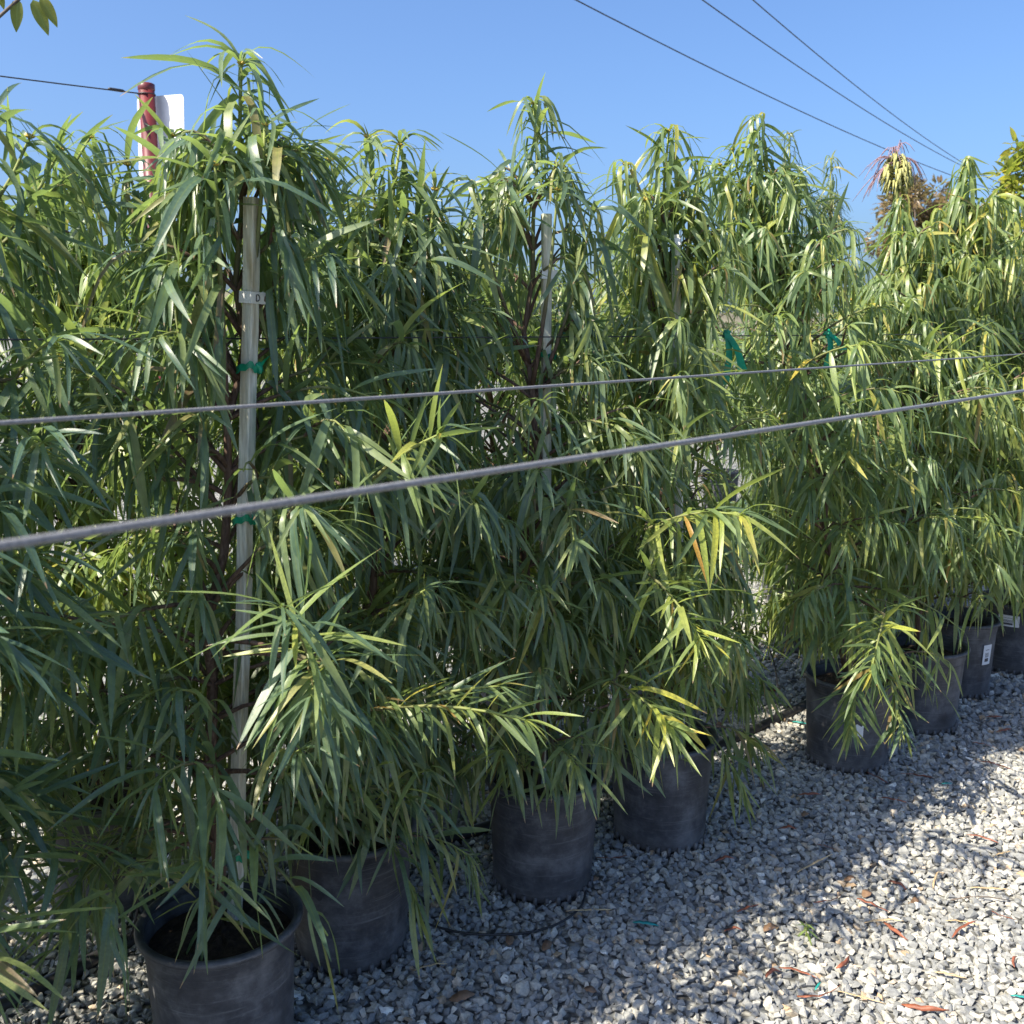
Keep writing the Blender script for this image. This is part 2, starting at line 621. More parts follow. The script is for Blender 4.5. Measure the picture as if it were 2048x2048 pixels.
def leaf_variant(th0, k, tw, n, three=True, wmax=0.066):
    pts, ths = leaf_curve(th0, k, n)
    V, UVs = [], []
    for i in range(n):
        s = i / (n - 1)
        f = min(1.0, 0.25 + 0.75 * (s / 0.2) ** 0.7)
        if s > 0.45:
            f *= max(0.0, 1 - ((s - 0.45) / 0.55) ** 2.2)
        w = max(wmax * f / 2, 0.0015)
        a = tw * (s ** 1.3) * 0.9
        x, z = pts[i]
        t = np.array([math.cos(ths[i]), 0, math.sin(ths[i])])
        nn = np.array([-math.sin(ths[i]), 0, math.cos(ths[i])])
        side = np.array([0, 1, 0]) * math.cos(a) + nn * math.sin(a)
        up = np.cross(t, side)
        p = np.array([x, 0, z])
        if three:
            V += [p - side * w + up * w * 0.22, p - up * 0.0, p + side * w + up * w * 0.22]
            UVs += [(0, s), (0.5, s), (1, s)]
        else:
            V += [p - side * w, p + side * w]
            UVs += [(0, s), (1, s)]
    m = 3 if three else 2
    Fc = []
    for i in range(n - 1):
        for j in range(m - 1):
            a = i * m + j
            Fc.append((a, a + m, a + m + 1, a + 1))
    return np.array(V), np.array(Fc), np.array(UVs, float)


def variant_set(n, three, wmax=0.066):
    return [leaf_variant(t, k, w, n, three, wmax) for t in TH for k in KS for w in TW]


HI = variant_set(8, True)
LO = variant_set(6, False)
LO_NARROW = variant_set(6, False, 0.05)
HI_MESH = {}


def hi_mesh(i):
    if i not in HI_MESH:
        V, Fc, uv = HI[i]
        me = np_mesh('leaf', V, Fc, True, np.zeros(len(V)), uv)
        me.materials.append(M['leaf'])
        HI_MESH[i] = me
    return HI_MESH[i]


class Leaves:
    """collects leaves of one plant: position, direction, length, droop"""
    def __init__(s):
        s.p, s.d, s.L, s.k, s.pri = [], [], [], [], []

    def add(s, p, d, L, k, pri=0):
        s.p.append(tuple(p))
        s.d.append(tuple(d))
        s.L.append(L)
        s.k.append(k)
        s.pri.append(pri)

    def arrays(s, g):
        P = np.array(s.p)
        D = np.array(s.d)
        D /= np.linalg.norm(D, axis=1)[:, None]
        th = np.arcsin(np.clip(D[:, 2], -1, 1))
        ti = np.abs(th[:, None] - TH[None]).argmin(1)
        ki = np.abs(np.log(np.array(s.k))[:, None] - np.log(KS)[None]).argmin(1)
        wi = g.integers(0, 2, len(P))
        var = (ti * len(KS) + ki) * 2 + wi
        yaw = np.arctan2(D[:, 1], D[:, 0])
        roll = g.normal(0, 0.35, len(P))
        return P, var, yaw, roll, np.array(s.L), np.array(s.pri), g.uniform(0.72, 1.35, len(P))


def bake(name, vs, P, var, yaw, roll, L, g, wf):
    Vs, Fs, Us, Rs = [], [], [], []
    base = 0
    for v in np.unique(var):
        idx = np.where(var == v)[0]
        V, Fc, uv = vs[v]
        n = len(idx)
        cr, sr = np.cos(roll[idx]), np.sin(roll[idx])
        cy, sy = np.cos(yaw[idx]), np.sin(yaw[idx])
        x = V[None, :, 0] * np.ones((n, 1))
        vy = V[None, :, 1] * wf[idx][:, None]
        y = vy * cr[:, None] - V[None, :, 2] * sr[:, None]
        z = vy * sr[:, None] + V[None, :, 2] * cr[:, None]
        X = x * cy[:, None] - y * sy[:, None]
        Y = x * sy[:, None] + y * cy[:, None]
        W = np.stack([X, Y, z], -1) * L[idx][:, None, None] + P[idx][:, None, :]
        W[:, :, 2] = np.maximum(W[:, :, 2], 0.02)
        Vs.append(W.reshape(-1, 3))
        m = len(V)
        Fs.append((Fc[None] + (np.arange(n) * m)[:, None, None] + base).reshape(-1, Fc.shape[1]))
        Us.append(np.tile(uv, (n, 1)))
        Rs.append(np.repeat(g.random(n), m))
        base += n * m
    return np_mesh(name, np.concatenate(Vs), np.concatenate(Fs), True, np.concatenate(Rs), np.concatenate(Us))


def perp(t):
    a = Vector((0, 0, 1)) if abs(t.z) < 0.9 else Vector((1, 0, 0))
    e1 = t.cross(a).normalized()
    return e1, t.cross(e1).normalized()


def bez(p0, p1, p2, n):
    return [p0 * (1 - t) ** 2 + p1 * 2 * t * (1 - t) + p2 * t * t for t in [i / (n - 1) for i in range(n)]]


def leafy(lv, pts, g, frac0=0.25, spacing=0.010, L=0.18, k=2.0, alpha=58, pri=0, tipburst=6):
    """leaves in a spiral along the outer part of a shoot"""
    seg = [(pts[i + 1] - pts[i]).length for i in range(len(pts) - 1)]
    tot = sum(seg)
    s = tot * frac0
    psi = g.random() * 6.28
    while s < tot:
        a, i = s, 0
        while i < len(seg) - 1 and a > seg[i]:
            a -= seg[i]
            i += 1
        t = (pts[i + 1] - pts[i]).normalized()
        p = pts[i] + t * a
        e1, e2 = perp(t)
        u = s / tot
        al = R(alpha * (1.12 - 0.42 * u ** 3) + g.normal(0, 7))
        d = t * math.cos(al) + (e1 * math.cos(psi) + e2 * math.sin(psi)) * math.sin(al)
        lv.add(p, d, L * (0.58 + 0.66 * g.random()) * (1.0 if u < 0.9 else 0.85), k * math.exp(g.normal(0, 0.65)), pri)
        psi += 2.4 + g.normal(0, 0.25)
        s += spacing * (0.7 + 0.6 * g.random())
    t = (pts[-1] - pts[-2]).normalized()
    e1, e2 = perp(t)
    for q in range(tipburst):
        psi += 2.4
        al = R(14 + 34 * g.random())
        d = t * math.cos(al) + (e1 * math.cos(psi) + e2 * math.sin(psi)) * math.sin(al)
        lv.add(pts[-1], d, L * (0.35 + 0.5 * g.random()), k * 0.9, pri)


def shade_trunk(p0, tip, g, n=14, wig=0.025):
    pts = []
    for i in range(n):
        t = i / (n - 1)
        p = p0.lerp(tip, t)
        w = math.sin(math.pi * t) * wig
        pts.append(p + Vector((g.normal(0, w), g.normal(0, w), 0)))
    pts[0], pts[-1] = p0, tip
    return pts


# ------------------------------------------------------------------ nursery pots
POT_H = 0.385
SOIL_Z = 0.335


def pot_parts(root, g, slot=False, sticker=None, squash=0.006, tilt=0.0):
    ph = g.random() * 6.28
    b = MB()
    # body, outside foot up to the collar, and inside back down
    prof = [(0.02, 0.010), (0.146, 0.008), (0.153, 0.016), (0.158, 0.026), (0.160, 0.040), (0.1665, 0.16), (0.173, 0.30),
            (0.1745, 0.325), (0.1775, 0.332), (0.179, 0.360), (0.1805, 0.366),
            (0.177, 0.372), (0.174, 0.362), (0.171, 0.33), (0.168, 0.29), (0.1, 0.288)]
    b.lathe(prof, 56, squash)
    b.v = [(vx * (1 + 0.012 * math.sin(9 * vz + 3 * math.atan2(vy, vx) + ph)), vy * (1 + 0.012 * math.sin(11 * vz + 2 * math.atan2(vy, vx) + 2 * ph)), vz) if vz < 0.34 else (vx, vy, vz) for vx, vy, vz in b.v]
    # moulded foot ribs
    for k in range(28):
        a = 2 * math.pi * k / 28 + 0.05
        c = Vector((0.1605 * math.cos(a), 0.1605 * math.sin(a), 0.020))
        b.box(c, 0.012, 0.012, 0.030, Matrix.Rotation(a, 3, 'Z'))
    pot = link('pot', b.mesh('pot'), M['pot'], root)
    rim = MB()
    n = 40
    sec = [(0.1795, 0.367), (0.190, 0.368), (0.1955, 0.373), (0.196, 0.379), (0.193, 0.385), (0.186, 0.3865), (0.1775, 0.384), (0.1745, 0.376), (0.1775, 0.3685)]
    rim.lathe(sec + [sec[0]], 64, squash)
    link('rim', rim.mesh('pot_rim'), M['pot'], pot)
    s = MB()
    rings = 7
    vs, fs = [(0, 0, SOIL_Z + 0.004)], []
    for r in range(1, rings + 1):
        for k in range(28):
            a = 2 * math.pi * k / 28
            vs.append((0.1715 * r / rings * math.cos(a), 0.1715 * r / rings * math.sin(a), SOIL_Z - 0.012 + (g.random() * 0.018 if r < rings else 0)))
    for k in range(28):
        fs.append((0, 1 + k, 1 + (k + 1) % 28))
    for r in range(rings - 1):
        for k in range(28):
            k2 = (k + 1) % 28
            fs.append((1 + r * 28 + k, 1 + (r + 1) * 28 + k, 1 + (r + 1) * 28 + k2, 1 + r * 28 + k2))
    s.add(vs, fs)
    link('soil', s.mesh('potting_soil'), M['soil'], root)
    if slot:
        b = MB()
        az, z, w, h = slot
        vs = []
        for i in range(9):
            u = i / 8 - 0.5
            hh = h * (1 - (2 * u) ** 4) * 0.5 + 0.001
            a = az + u * w / 0.17
            for q, rr in ((-1, 0.1725), (1, 0.1725)):
                vs.append((rr * math.cos(a), rr * math.sin(a), z + q * hh + 0.006 * math.sin(i * 1.7)))
        b.add(vs, [(2 * i, 2 * i + 2, 2 * i + 3, 2 * i + 1) for i in range(8)])
        link('handle_slot_shade', b.mesh('handle_slot_shade'), M['ink_slot_shade'], pot)  # dark patch paints the shade inside the slot, no hole is cut
    for st in (sticker or []):
        az, z, w, h, kind = st
        vs, uv = [], []
        for i in range(7):
            u = i / 6
            a = az + (u - 0.5) * w / 0.175
            for q in (0, 1):
                zz = z + (q - 0.5) * h
                rr = 0.1605 + (zz - 0.04) * 0.0525 + 0.0032
                jag = 0.006 * math.sin(i * 2.1 + q) if kind == 'torn' else 0
                vs.append((rr * math.cos(a), rr * math.sin(a), zz + jag))
                uv.append((u, q))
        fs = np.array([(2 * i, 2 * i + 2, 2 * i + 3, 2 * i + 1) for i in range(6)])
        me = np_mesh('sticker', np.array(vs), fs, True, None, np.array(uv, float))
        link('sticker', me, M['paper'] if kind == 'torn' else M['sticker'], pot)


# ------------------------------------------------------------------ potted trees
TREES = {}
# openings in the foliage: in front of the stakes and the sign, and two see-through gaps
# (photo x0, y0, x1, y1, half width, depth it reaches to, share of leaves missing)
CLEAR = [(505, 395, 490, 660, 29, 2.45, 0.95), (490, 660, 472, 1180, 19, 2.45, 0.93), (472, 1180, 462, 1790, 22, 2.5, 0.5),
         (1093, 428, 1089, 660, 30, 3.2, 0.95), (1088, 720, 1080, 1540, 14, 3.2, 0.12),
         (1352, 470, 1354, 620, 16, 3.5, 0.45), (1885, 1240, 1880, 1440, 46, 4.9, 0.7), (1962, 1190, 1955, 1370, 32, 5.3, 0.7), (300, 165, 310, 218, 75, 7, 0.85), (1410, 1440, 1410, 1500, 30, 3.8, 0.8),
         (1000, 800, 1000, 880, 38, 12, 0.8), (1425, 900, 1435, 985, 48, 12, 0.8), (440, 1860, 440, 2048, 165, 3, 0.93), (706, 1745, 706, 1960, 110, 3.2, 0.85), (190, 1790, 190, 2000, 110, 3.0, 0.6), (60, 1780, 60, 2000, 60, 3.0, 0.5), (1085, 1640, 1085, 1810, 105, 3.4, 0.6), (1330, 1530, 1325, 1710, 105, 3.8, 0.4),
         (1640, 1370, 1640, 1550, 45, 4.4, 0.7), (1455, 640, 1457, 720, 30, 4.2, 0.9), (1655, 640, 1660, 700, 34, 4.8, 0.93)]
LMID = np.array([[v[0][1 + 3 * i] for i in (2, 4, 6)] for v in HI])


def clearing(P, var, yaw, roll, LL, g, pri):
    keep = np.ones(len(P), bool)
    C = LMID[var]
    cr, sr, cy, sy = (f(a)[:, None] for a in (roll, yaw) for f in (np.cos, np.sin))
    x, y, z = C[..., 0], C[..., 1] * cr - C[..., 2] * sr, C[..., 1] * sr + C[..., 2] * cr
    W = np.stack([x * cy - y * sy, x * sy + y * cy, z], -1) * LL[:, None, None] + P[:, None, :]
    W = np.concatenate([P[:, None, :], W], 1)
    px, py, zc = proj(W)
    px, py, zc = (a.reshape(-1, 4) for a in (px, py, zc))
    for (x0, y0, x1, y1, hw, zmax, share) in CLEAR:
        t = np.clip((py - y0) / (y1 - y0), 0, 1)
        hit = (np.abs(px - (x0 + (x1 - x0) * t)) < hw) & (py > y0 - hw * 0.4) & (py < y1 + hw * 0.4) & (zc < zmax)
        if y0 > 1200:
            hit &= (pri < 2)[:, None]      # the named sprays may hang over the pots
        keep &= ~(hit.any(1) & (g.random(len(P)) < share))
    return keep



def potted_tree(key, x, y, tip, label, seed, zlow=0.5, rad=0.42, nodes=16, per=(4, 6), L=0.225, k=3.6, tint=(1, 1, 1), nobj=300,
                sprays=(), tops=(), vset=None, slot=False, sticker=None, squash=0.006, group='potted trees in the front row', sp=0.0092, gap=None, dens=1.0, staked=False):
    g = np.random.default_rng(seed)
    root = empty('potted_tree', (x, y, 0), label, 'potted tree', group)
    base = Vector((x, y, 0))
    pot_parts(root, g, slot, sticker, squash)
    lv = Leaves()
    p0 = Vector((x + g.normal(0, 0.015) - (0.035 if staked else 0), y + g.normal(0, 0.015) + (0.03 if staked else 0), SOIL_Z - 0.02))
    tip = Vector(tip)
    tr = shade_trunk(p0, tip, g)
    H = tip.z
    tb = MB()
    nT = len(tr)
    tb.tube([q - base for q in tr], [0.017 * (1 - 0.78 * i / (nT - 1)) for i in range(nT)], 8,
            [1.0 - 1.0 * max(0, (i / (nT - 1) - 0.55) / 0.45) for i in range(nT)])
    link('trunk', tb.mesh('tree_trunk', True, 'age'), M['stem'], root)
    leafy(lv, tr[-4:], g, 0.0, sp * 0.55, L * 1.1, k * 1.9, 46, 1, 12)
    tw = MB()

    def at(z):
        t = (z - p0.z) / (H - p0.z) * (nT - 1)
        i = max(0, min(nT - 2, int(t)))
        return tr[i].lerp(tr[i + 1], t - i)

    def shoot(pts, frac0, pri=0, r0=0.006, spc=None, LL=None, kk=None, al=58, own=False):
        n = len(pts)
        rad_ = [r0 * (1 - 0.62 * i / (n - 1)) for i in range(n)]
        age = [0.85 - 0.85 * i / (n - 1) for i in range(n)]
        if own:
            ob = MB()
            ob.tube([q - base for q in pts], rad_, 6, age)
            link('branch', ob.mesh('branch', True, 'age'), M['stem'], root)
        else:
            tw.tube([q - base for q in pts], rad_, 5, age, False)
        leafy(lv, pts, g, frac0, spc or sp, LL or L, kk or k, al, pri)

    for i in range(nodes):
        z = zlow + (H - 0.22 - zlow) * ((i + 0.5 * g.random()) / nodes)
        h = (z - zlow) / max(0.1, H - zlow)
        o = at(z)
        m = g.integers(per[0], per[1] + 1)
        a0 = g.random() * 6.28
        for j in range(m):
            if g.random() > dens:
                continue
            az = a0 + 6.283 * j / m + g.normal(0, 0.3)
            if staked and math.cos(az - math.atan2(-y, -x)) > 0.9 and z > staked:
                continue
            if gap and gap[0] < z < gap[1] and g.random() < gap[2]:
                continue
            ln = rad * (0.55 + 0.55 * g.random()) * (1.0 if h < 0.48 else 1.0 - 0.85 * (h - 0.48) / 0.52)
            el = R(12 + 38 * h + g.normal(0, 12))
            d = Vector((math.cos(az) * math.cos(el), math.sin(az) * math.cos(el), math.sin(el)))
            e = o + d * ln - Vector((0, 0, ln * (0.30 - 0.25 * h)))
            c = o + d * ln * 0.55 + Vector((0, 0, 0.06))
            pts = bez(o, c, e, 6)
            shoot(pts, 0.32)
            if g.random() < 0.75 * dens:
                az2 = az + (0.8 if g.random() < 0.5 else -0.8)
                o2 = pts[3]
                d2 = Vector((math.cos(az2), math.sin(az2), math.sin(el) * 0.8 + 0.1)).normalized()
                l2 = ln * 0.55
                shoot(bez(o2, o2 + d2 * l2 * 0.6 + Vector((0, 0, 0.03)), o2 + d2 * l2 - Vector((0, 0, 0.04)), 5), 0.25, 0, 0.0045)
    for spv in sprays:
        (ax, ay, az_), (bx, by, bz), opt = spv
        a = unproj(ax, ay, az_)
        e = unproj(bx, by, bz)
        o = at(max(SOIL_Z + 0.1, min(H - 0.2, a.z - opt.get('drop', 0.05))))
        lift = Vector((0, 0, opt.get('arch', 0.03)))
        first = bez(o, (o + a) / 2 + lift, a, 5)
        second = bez(a, (a + e) / 2 + lift, e, 6)
        pts = first + second[1:]
        l1 = sum((first[i + 1] - first[i]).length for i in range(4))
        l2 = sum((second[i + 1] - second[i]).length for i in range(5))
        shoot(pts, l1 / (l1 + l2) * opt.get('f', 0.9), 3 if opt.get('new') else 2, 0.0065, opt.get('sp', 0.009), opt.get('L', L), opt.get('k', k), opt.get('al', 58), True)  # 'new' marks sprays whose leaf tint is painted sunlit
    for (tx, ty, tz), opt in tops:
        e = unproj(tx, ty, tz)
        o = at(min(H - 0.2, e.z - opt.get('drop', 0.55)))
        c = o.lerp(e, 0.5) + Vector(((e.x - o.x) * 0.25, (e.y - o.y) * 0.25, 0))
        pts = bez(o, c, e, 8)
        shoot(pts, opt.get('f', 0.4), 2, 0.008, opt.get('sp', 0.0075), opt.get('L', L) * 1.2, opt.get('k', k) * 1.9, 46, True)
        bud(root, e - base, g)
    bud(root, tip - base, g)
    link('twigs', tw.mesh('twigs', True, 'age'), M['stem'], root, kind='stuff')
    P, var, yaw, roll, LL, pri, wf = lv.arrays(g)
    kp = clearing(P, var, yaw, roll, LL, g, pri)
    P, var, yaw, roll, LL, pri, wf = P[kp], var[kp], yaw[kp], roll[kp], LL[kp], pri[kp], wf[kp]
    # the leaves that show largest are objects of their own, the rest one mesh
    px, py, zc = proj(P)
    infr = (px > -60) & (px < 2110) & (py > -60) & (py < 2110)
    cell = (px // 45).astype(int) * 1000 + (py // 45).astype(int)
    order = np.argsort(zc - 0.35 * (pri > 1))
    rank = np.zeros(len(P), int)
    seen = {}
    for i in order:
        rank[i] = seen.get(cell[i], 0)
        seen[cell[i]] = rank[i] + 1
    score = rank + np.where(infr, 0, 1000) - 3 * (pri > 1) + (zc - zc.min()) * 2
    pick = np.argsort(score)[:nobj]
    pick = pick[infr[pick]]
    mask = np.ones(len(P), bool)
    mask[pick] = False
    for i in pick:
        o = bpy.data.objects.new('leaf', hi_mesh(int(var[i])))
        COL.objects.link(o)
        o.parent = root
        o.location = Vector(P[i]) - base
        o.rotation_euler = (float(roll[i]), 0, float(yaw[i]))
        o.scale = (float(LL[i]), float(LL[i] * wf[i]), float(LL[i]))
        o.color = (tint[0] * 1.6, tint[1] * 1.4, tint[2] * 0.9, 1) if pri[i] > 2 else (*tint, 1)  # sunlit sprays: sun painted in as a brighter, yellower leaf tint
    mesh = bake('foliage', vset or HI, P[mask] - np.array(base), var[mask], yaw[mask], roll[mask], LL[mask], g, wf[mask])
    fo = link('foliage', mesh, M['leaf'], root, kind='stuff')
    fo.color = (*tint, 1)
    TREES[key] = root
    return len(P)


BUD = None


def bud(root, p, g):
    global BUD
    if BUD is None:
        b = MB()
        rr = np.random.default_rng(3)
        for i in range(16):
            d = Vector(rr.normal(0, 1, 3)).normalized()
            d.z = abs(d.z) * 0.8 + 0.1
            b.tube([d * 0.002, d * 0.010, d * 0.016], [0.004, 0.0042, 0.001], 5)
        BUD = b.mesh('bud')
        BUD.materials.append(M['bud'])
    o = link('bud', BUD, None, root)
    o.location = p
    s = 0.45 + 0.35 * g.random()
    o.scale = (s, s, s)


def pot_from_base(px, py):
    """centre of a pot whose front foot shows at this pixel"""
    p = on_plane(px, py, 0.0)
    d = Vector((p.x, p.y, 0)).normalized()
    return p + d * 0.158


def pot_from_rim(px, py):
    return on_plane(px, py, POT_H)


P1 = pot_from_rim(440, 1832)
P2 = pot_from_base(706, 1958)
P3 = pot_from_base(1085, 1816)
P4 = pot_from_base(1318, 1714)
P5 = pot_from_base(1690, 1552)
P6 = pot_from_rim(1848, 1287)
P7 = pot_from_rim(1918, 1232)
P8 = pot_from_rim(2036, 1196)
P0 = Vector((-1.42, 1.72, 0))
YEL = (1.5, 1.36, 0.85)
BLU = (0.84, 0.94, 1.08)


def tipat(px, py, zc):
    return unproj(px, py, zc)


def zc_of(p, z):
    return p.y * CP - (z - CAM_H) * SP


def plant_front():
    potted_tree('P0', P0.x, P0.y, (-1.3, 1.9, 2.12), 'potted tree at the row end, only its dark drooping branches reaching into view', 11,
                zlow=0.5, L=0.23, k=3.0, rad=0.52, tint=BLU,
                sprays=[((-60, 1720, 2.05), (-5, 1610, 1.95), dict(k=1.6, L=0.22, al=70)),
                        ((-140, 1900, 1.75), (-40, 1925, 1.7), dict(k=1.2, L=0.22, al=50)),
                        ((20, 960, 2.0), (85, 885, 1.9), dict(k=2.4, L=0.22, al=72)),
                        ((-10, 1190, 2.0), (60, 1115, 1.9), dict(k=2.2, L=0.22, al=72)),
                        ((30, 760, 2.05), (112, 682, 1.95), dict(k=2.2, L=0.22, al=72)),
                        ((40, 1330, 2.1), (130, 1260, 2.0), dict(k=3, L=0.2, al=70))],
                tops=[((-10, 225, 2.0), dict(L=0.22, k=2.4, sp=0.013)), ((60, 275, 2.1), dict(L=0.2, sp=0.011)), ((120, 300, 2.2), dict(L=0.2)), ((180, 275, 2.3), dict(L=0.2))])
    potted_tree('P1', P1.x, P1.y, tipat(482, 128, 2.25), 'tallest potted tree behind the pale stake marked D, leaves drooping over its dusty pot', 12,
                zlow=0.52, staked=0.85, L=0.225, k=3.4, rad=0.46, tint=(0.92, 0.98, 1.04),
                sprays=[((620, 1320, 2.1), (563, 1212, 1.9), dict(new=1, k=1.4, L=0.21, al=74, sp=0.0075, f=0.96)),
                        ((650, 1330, 2.2), (622, 1392, 2.02), dict(k=1.8, L=0.22, al=60, sp=0.007)),
                        ((430, 1840, 2.35), (402, 1722, 2.12), dict(k=2.2, L=0.19, al=70, sp=0.012, f=0.98)),
                        ((320, 1660, 2.4), (262, 1515, 2.3), dict(k=3.1, L=0.18, al=66, f=0.95)),
                        ((260, 1655, 2.45), (138, 1785, 2.2), dict(k=1.4, L=0.21, al=56, arch=0.01)),
                        ((560, 1560, 2.3), (600, 1500, 2.2), dict(k=3.5, L=0.2, al=66)),
                        ((430, 1420, 2.3), (360, 1380, 2.2), dict(k=3.2, L=0.2, al=66)),
                        ((400, 1120, 2.35), (385, 1040, 2.2), dict(k=2.6, L=0.21, al=66)), ((420, 1260, 2.35), (395, 1190, 2.2), dict(k=2.6, L=0.21, al=66)),
                        ((410, 760, 2.3), (370, 690, 2.15), dict(k=2.6, L=0.21, al=66)), ((410, 900, 2.3), (400, 830, 2.2), dict(k=2.8, L=0.2, al=66)), ((340, 1460, 2.35), (300, 1400, 2.25), dict(k=2.4, L=0.2, al=66)),
                        ((330, 960, 2.3), (240, 900, 2.2), dict(k=2.7, L=0.2, al=66))],
                tops=[((345, 272, 2.3), dict(L=0.21, k=2.2)), ((530, 250, 2.2), dict(L=0.2)), ((430, 330, 2.1), dict(L=0.21)), ((255, 330, 2.35), dict(L=0.2)),
                      ((600, 310, 2.4), dict(L=0.19))])
    potted_tree('P2', P2.x, P2.y, tipat(800, 290, 2.75), 'potted tree between the two pale stakes, its torn-slotted pot hidden under hanging leaves', 13,
                zlow=0.45, L=0.21, k=3.2, rad=0.44, tint=(1.0, 1.0, 0.95), slot=(R(-117), 0.255, 0.075, 0.02),
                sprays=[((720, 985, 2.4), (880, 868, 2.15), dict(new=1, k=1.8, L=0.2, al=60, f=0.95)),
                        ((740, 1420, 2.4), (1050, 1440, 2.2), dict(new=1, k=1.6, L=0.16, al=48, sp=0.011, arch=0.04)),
                        ((740, 1430, 2.5), (1000, 1372, 2.35), dict(k=1.2, L=0.15, al=50, sp=0.012)),
                        ((780, 1260, 2.5), (850, 1180, 2.4), dict(k=3, L=0.2, al=66)),
                        ((700, 1560, 2.6), (690, 1500, 2.5), dict(k=4.1, L=0.19, al=70)),
                        ((790, 1600, 2.65), (850, 1540, 2.55), dict(k=3.8, L=0.19, al=70)),
                        ((640, 1640, 2.6), (660, 1580, 2.5), dict(k=3.8, L=0.2, al=70))],
                tops=[((735, 275, 2.8), dict(L=0.2)), ((660, 320, 2.6), dict(L=0.2)), ((870, 380, 2.7), dict(L=0.19)), ((560, 300, 2.7), dict(L=0.19))])
    potted_tree('P3', P3.x, P3.y, tipat(1068, 208, 2.95), 'potted tree with a bare-topped upright leader above the sunlit pale stake', 14,
                zlow=0.48, staked=1.55, L=0.20, k=4.0, rad=0.40, tint=(1.0, 1.0, 0.97), 
                sprays=[((1100, 860, 2.85), (1085, 800, 2.72), dict(k=3.5, L=0.2, al=66)), ((1060, 1000, 2.85), (1075, 940, 2.72), dict(k=3.5, L=0.2, al=66)),
                        ((1110, 1230, 2.85), (1080, 1180, 2.72), dict(k=3, L=0.2, al=66)), ((1040, 1400, 2.9), (1078, 1340, 2.75), dict(k=3, L=0.19, al=66)),
                        ((950, 1080, 2.85), (1012, 1180, 2.7), dict(k=1.4, L=0.17, al=58)),
                        ((1130, 1000, 2.85), (1148, 1080, 2.65), dict(k=1.1, L=0.21, al=48, sp=0.014)),
                        ((1110, 1500, 2.9), (1150, 1530, 2.75), dict(k=2, L=0.2, al=66)),
                        ((1050, 1540, 2.95), (1000, 1500, 2.8), dict(k=3.5, L=0.19, al=66)),
                        ((1000, 1330, 2.9), (930, 1300, 2.8), dict(k=3.2, L=0.19, al=66))],
                tops=[((945, 365, 2.8), dict(L=0.2, f=0.62, drop=0.5)), ((1185, 420, 2.95), dict(L=0.2)), ((1115, 380, 2.85), dict(L=0.21, k=3.3))])
    potted_tree('P4', P4.x, P4.y, tipat(1338, 262, 3.3), 'potted tree with yellow-green sprays hanging over the front of its pot', 15,
                zlow=0.5, staked=1.75, L=0.21, k=4.5, rad=0.42, tint=(1.35, 1.25, 0.88), 
                sprays=[((1330, 690, 3.2), (1358, 640, 3.05), dict(k=4, L=0.2, al=66)), ((1380, 800, 3.2), (1355, 750, 3.05), dict(k=4, L=0.2, al=66)), ((1330, 930, 3.2), (1360, 880, 3.05), dict(k=4, L=0.2, al=66)),
                        ((1390, 1200, 3.2), (1365, 1150, 3.05), dict(k=3, L=0.2, al=66)),
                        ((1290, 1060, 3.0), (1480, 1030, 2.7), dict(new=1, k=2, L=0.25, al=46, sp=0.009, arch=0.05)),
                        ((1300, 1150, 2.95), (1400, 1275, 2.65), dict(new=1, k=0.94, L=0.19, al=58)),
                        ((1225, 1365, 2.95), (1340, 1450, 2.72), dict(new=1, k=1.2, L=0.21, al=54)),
                        ((1430, 1290, 3.25), (1470, 1280, 3.1), dict(k=2.4, L=0.2, al=62)),
                        ((1340, 1400, 3.25), (1390, 1340, 3.1), dict(k=3, L=0.2, al=62))],
                tops=[((1252, 330, 3.2), dict(L=0.2)), ((1400, 330, 3.3), dict(L=0.2)), ((1290, 400, 3.15), dict(L=0.2))])
    potted_tree('P5', P5.x, P5.y, tipat(1512, 240, 3.9), 'potted tree with a leafy tuft trailing down its pot onto the gravel', 16,
                zlow=0.5, L=0.20, k=5.0, rad=0.46, tint=(1.25, 1.22, 0.9),
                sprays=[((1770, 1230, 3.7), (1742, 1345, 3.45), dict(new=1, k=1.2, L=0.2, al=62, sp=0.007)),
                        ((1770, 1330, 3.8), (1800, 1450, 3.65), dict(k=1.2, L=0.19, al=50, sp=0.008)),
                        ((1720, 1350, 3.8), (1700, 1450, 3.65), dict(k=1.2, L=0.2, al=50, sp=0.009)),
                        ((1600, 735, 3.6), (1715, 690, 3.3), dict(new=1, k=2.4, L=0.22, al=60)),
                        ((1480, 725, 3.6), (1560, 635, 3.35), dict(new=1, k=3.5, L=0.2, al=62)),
                        ((1660, 960, 3.8), (1700, 900, 3.65), dict(k=2.2, L=0.2, al=66)),
                        ((1600, 880, 3.8), (1620, 840, 3.6), dict(k=2, L=0.22, al=70))],
                tops=[((1440, 330, 3.8), dict(L=0.21)), ((1465, 300, 3.9), dict(L=0.2, k=3)), ((1560, 420, 3.9), dict(L=0.2))], sticker=[(R(-98), 0.20, 0.055, 0.05, 'torn')])
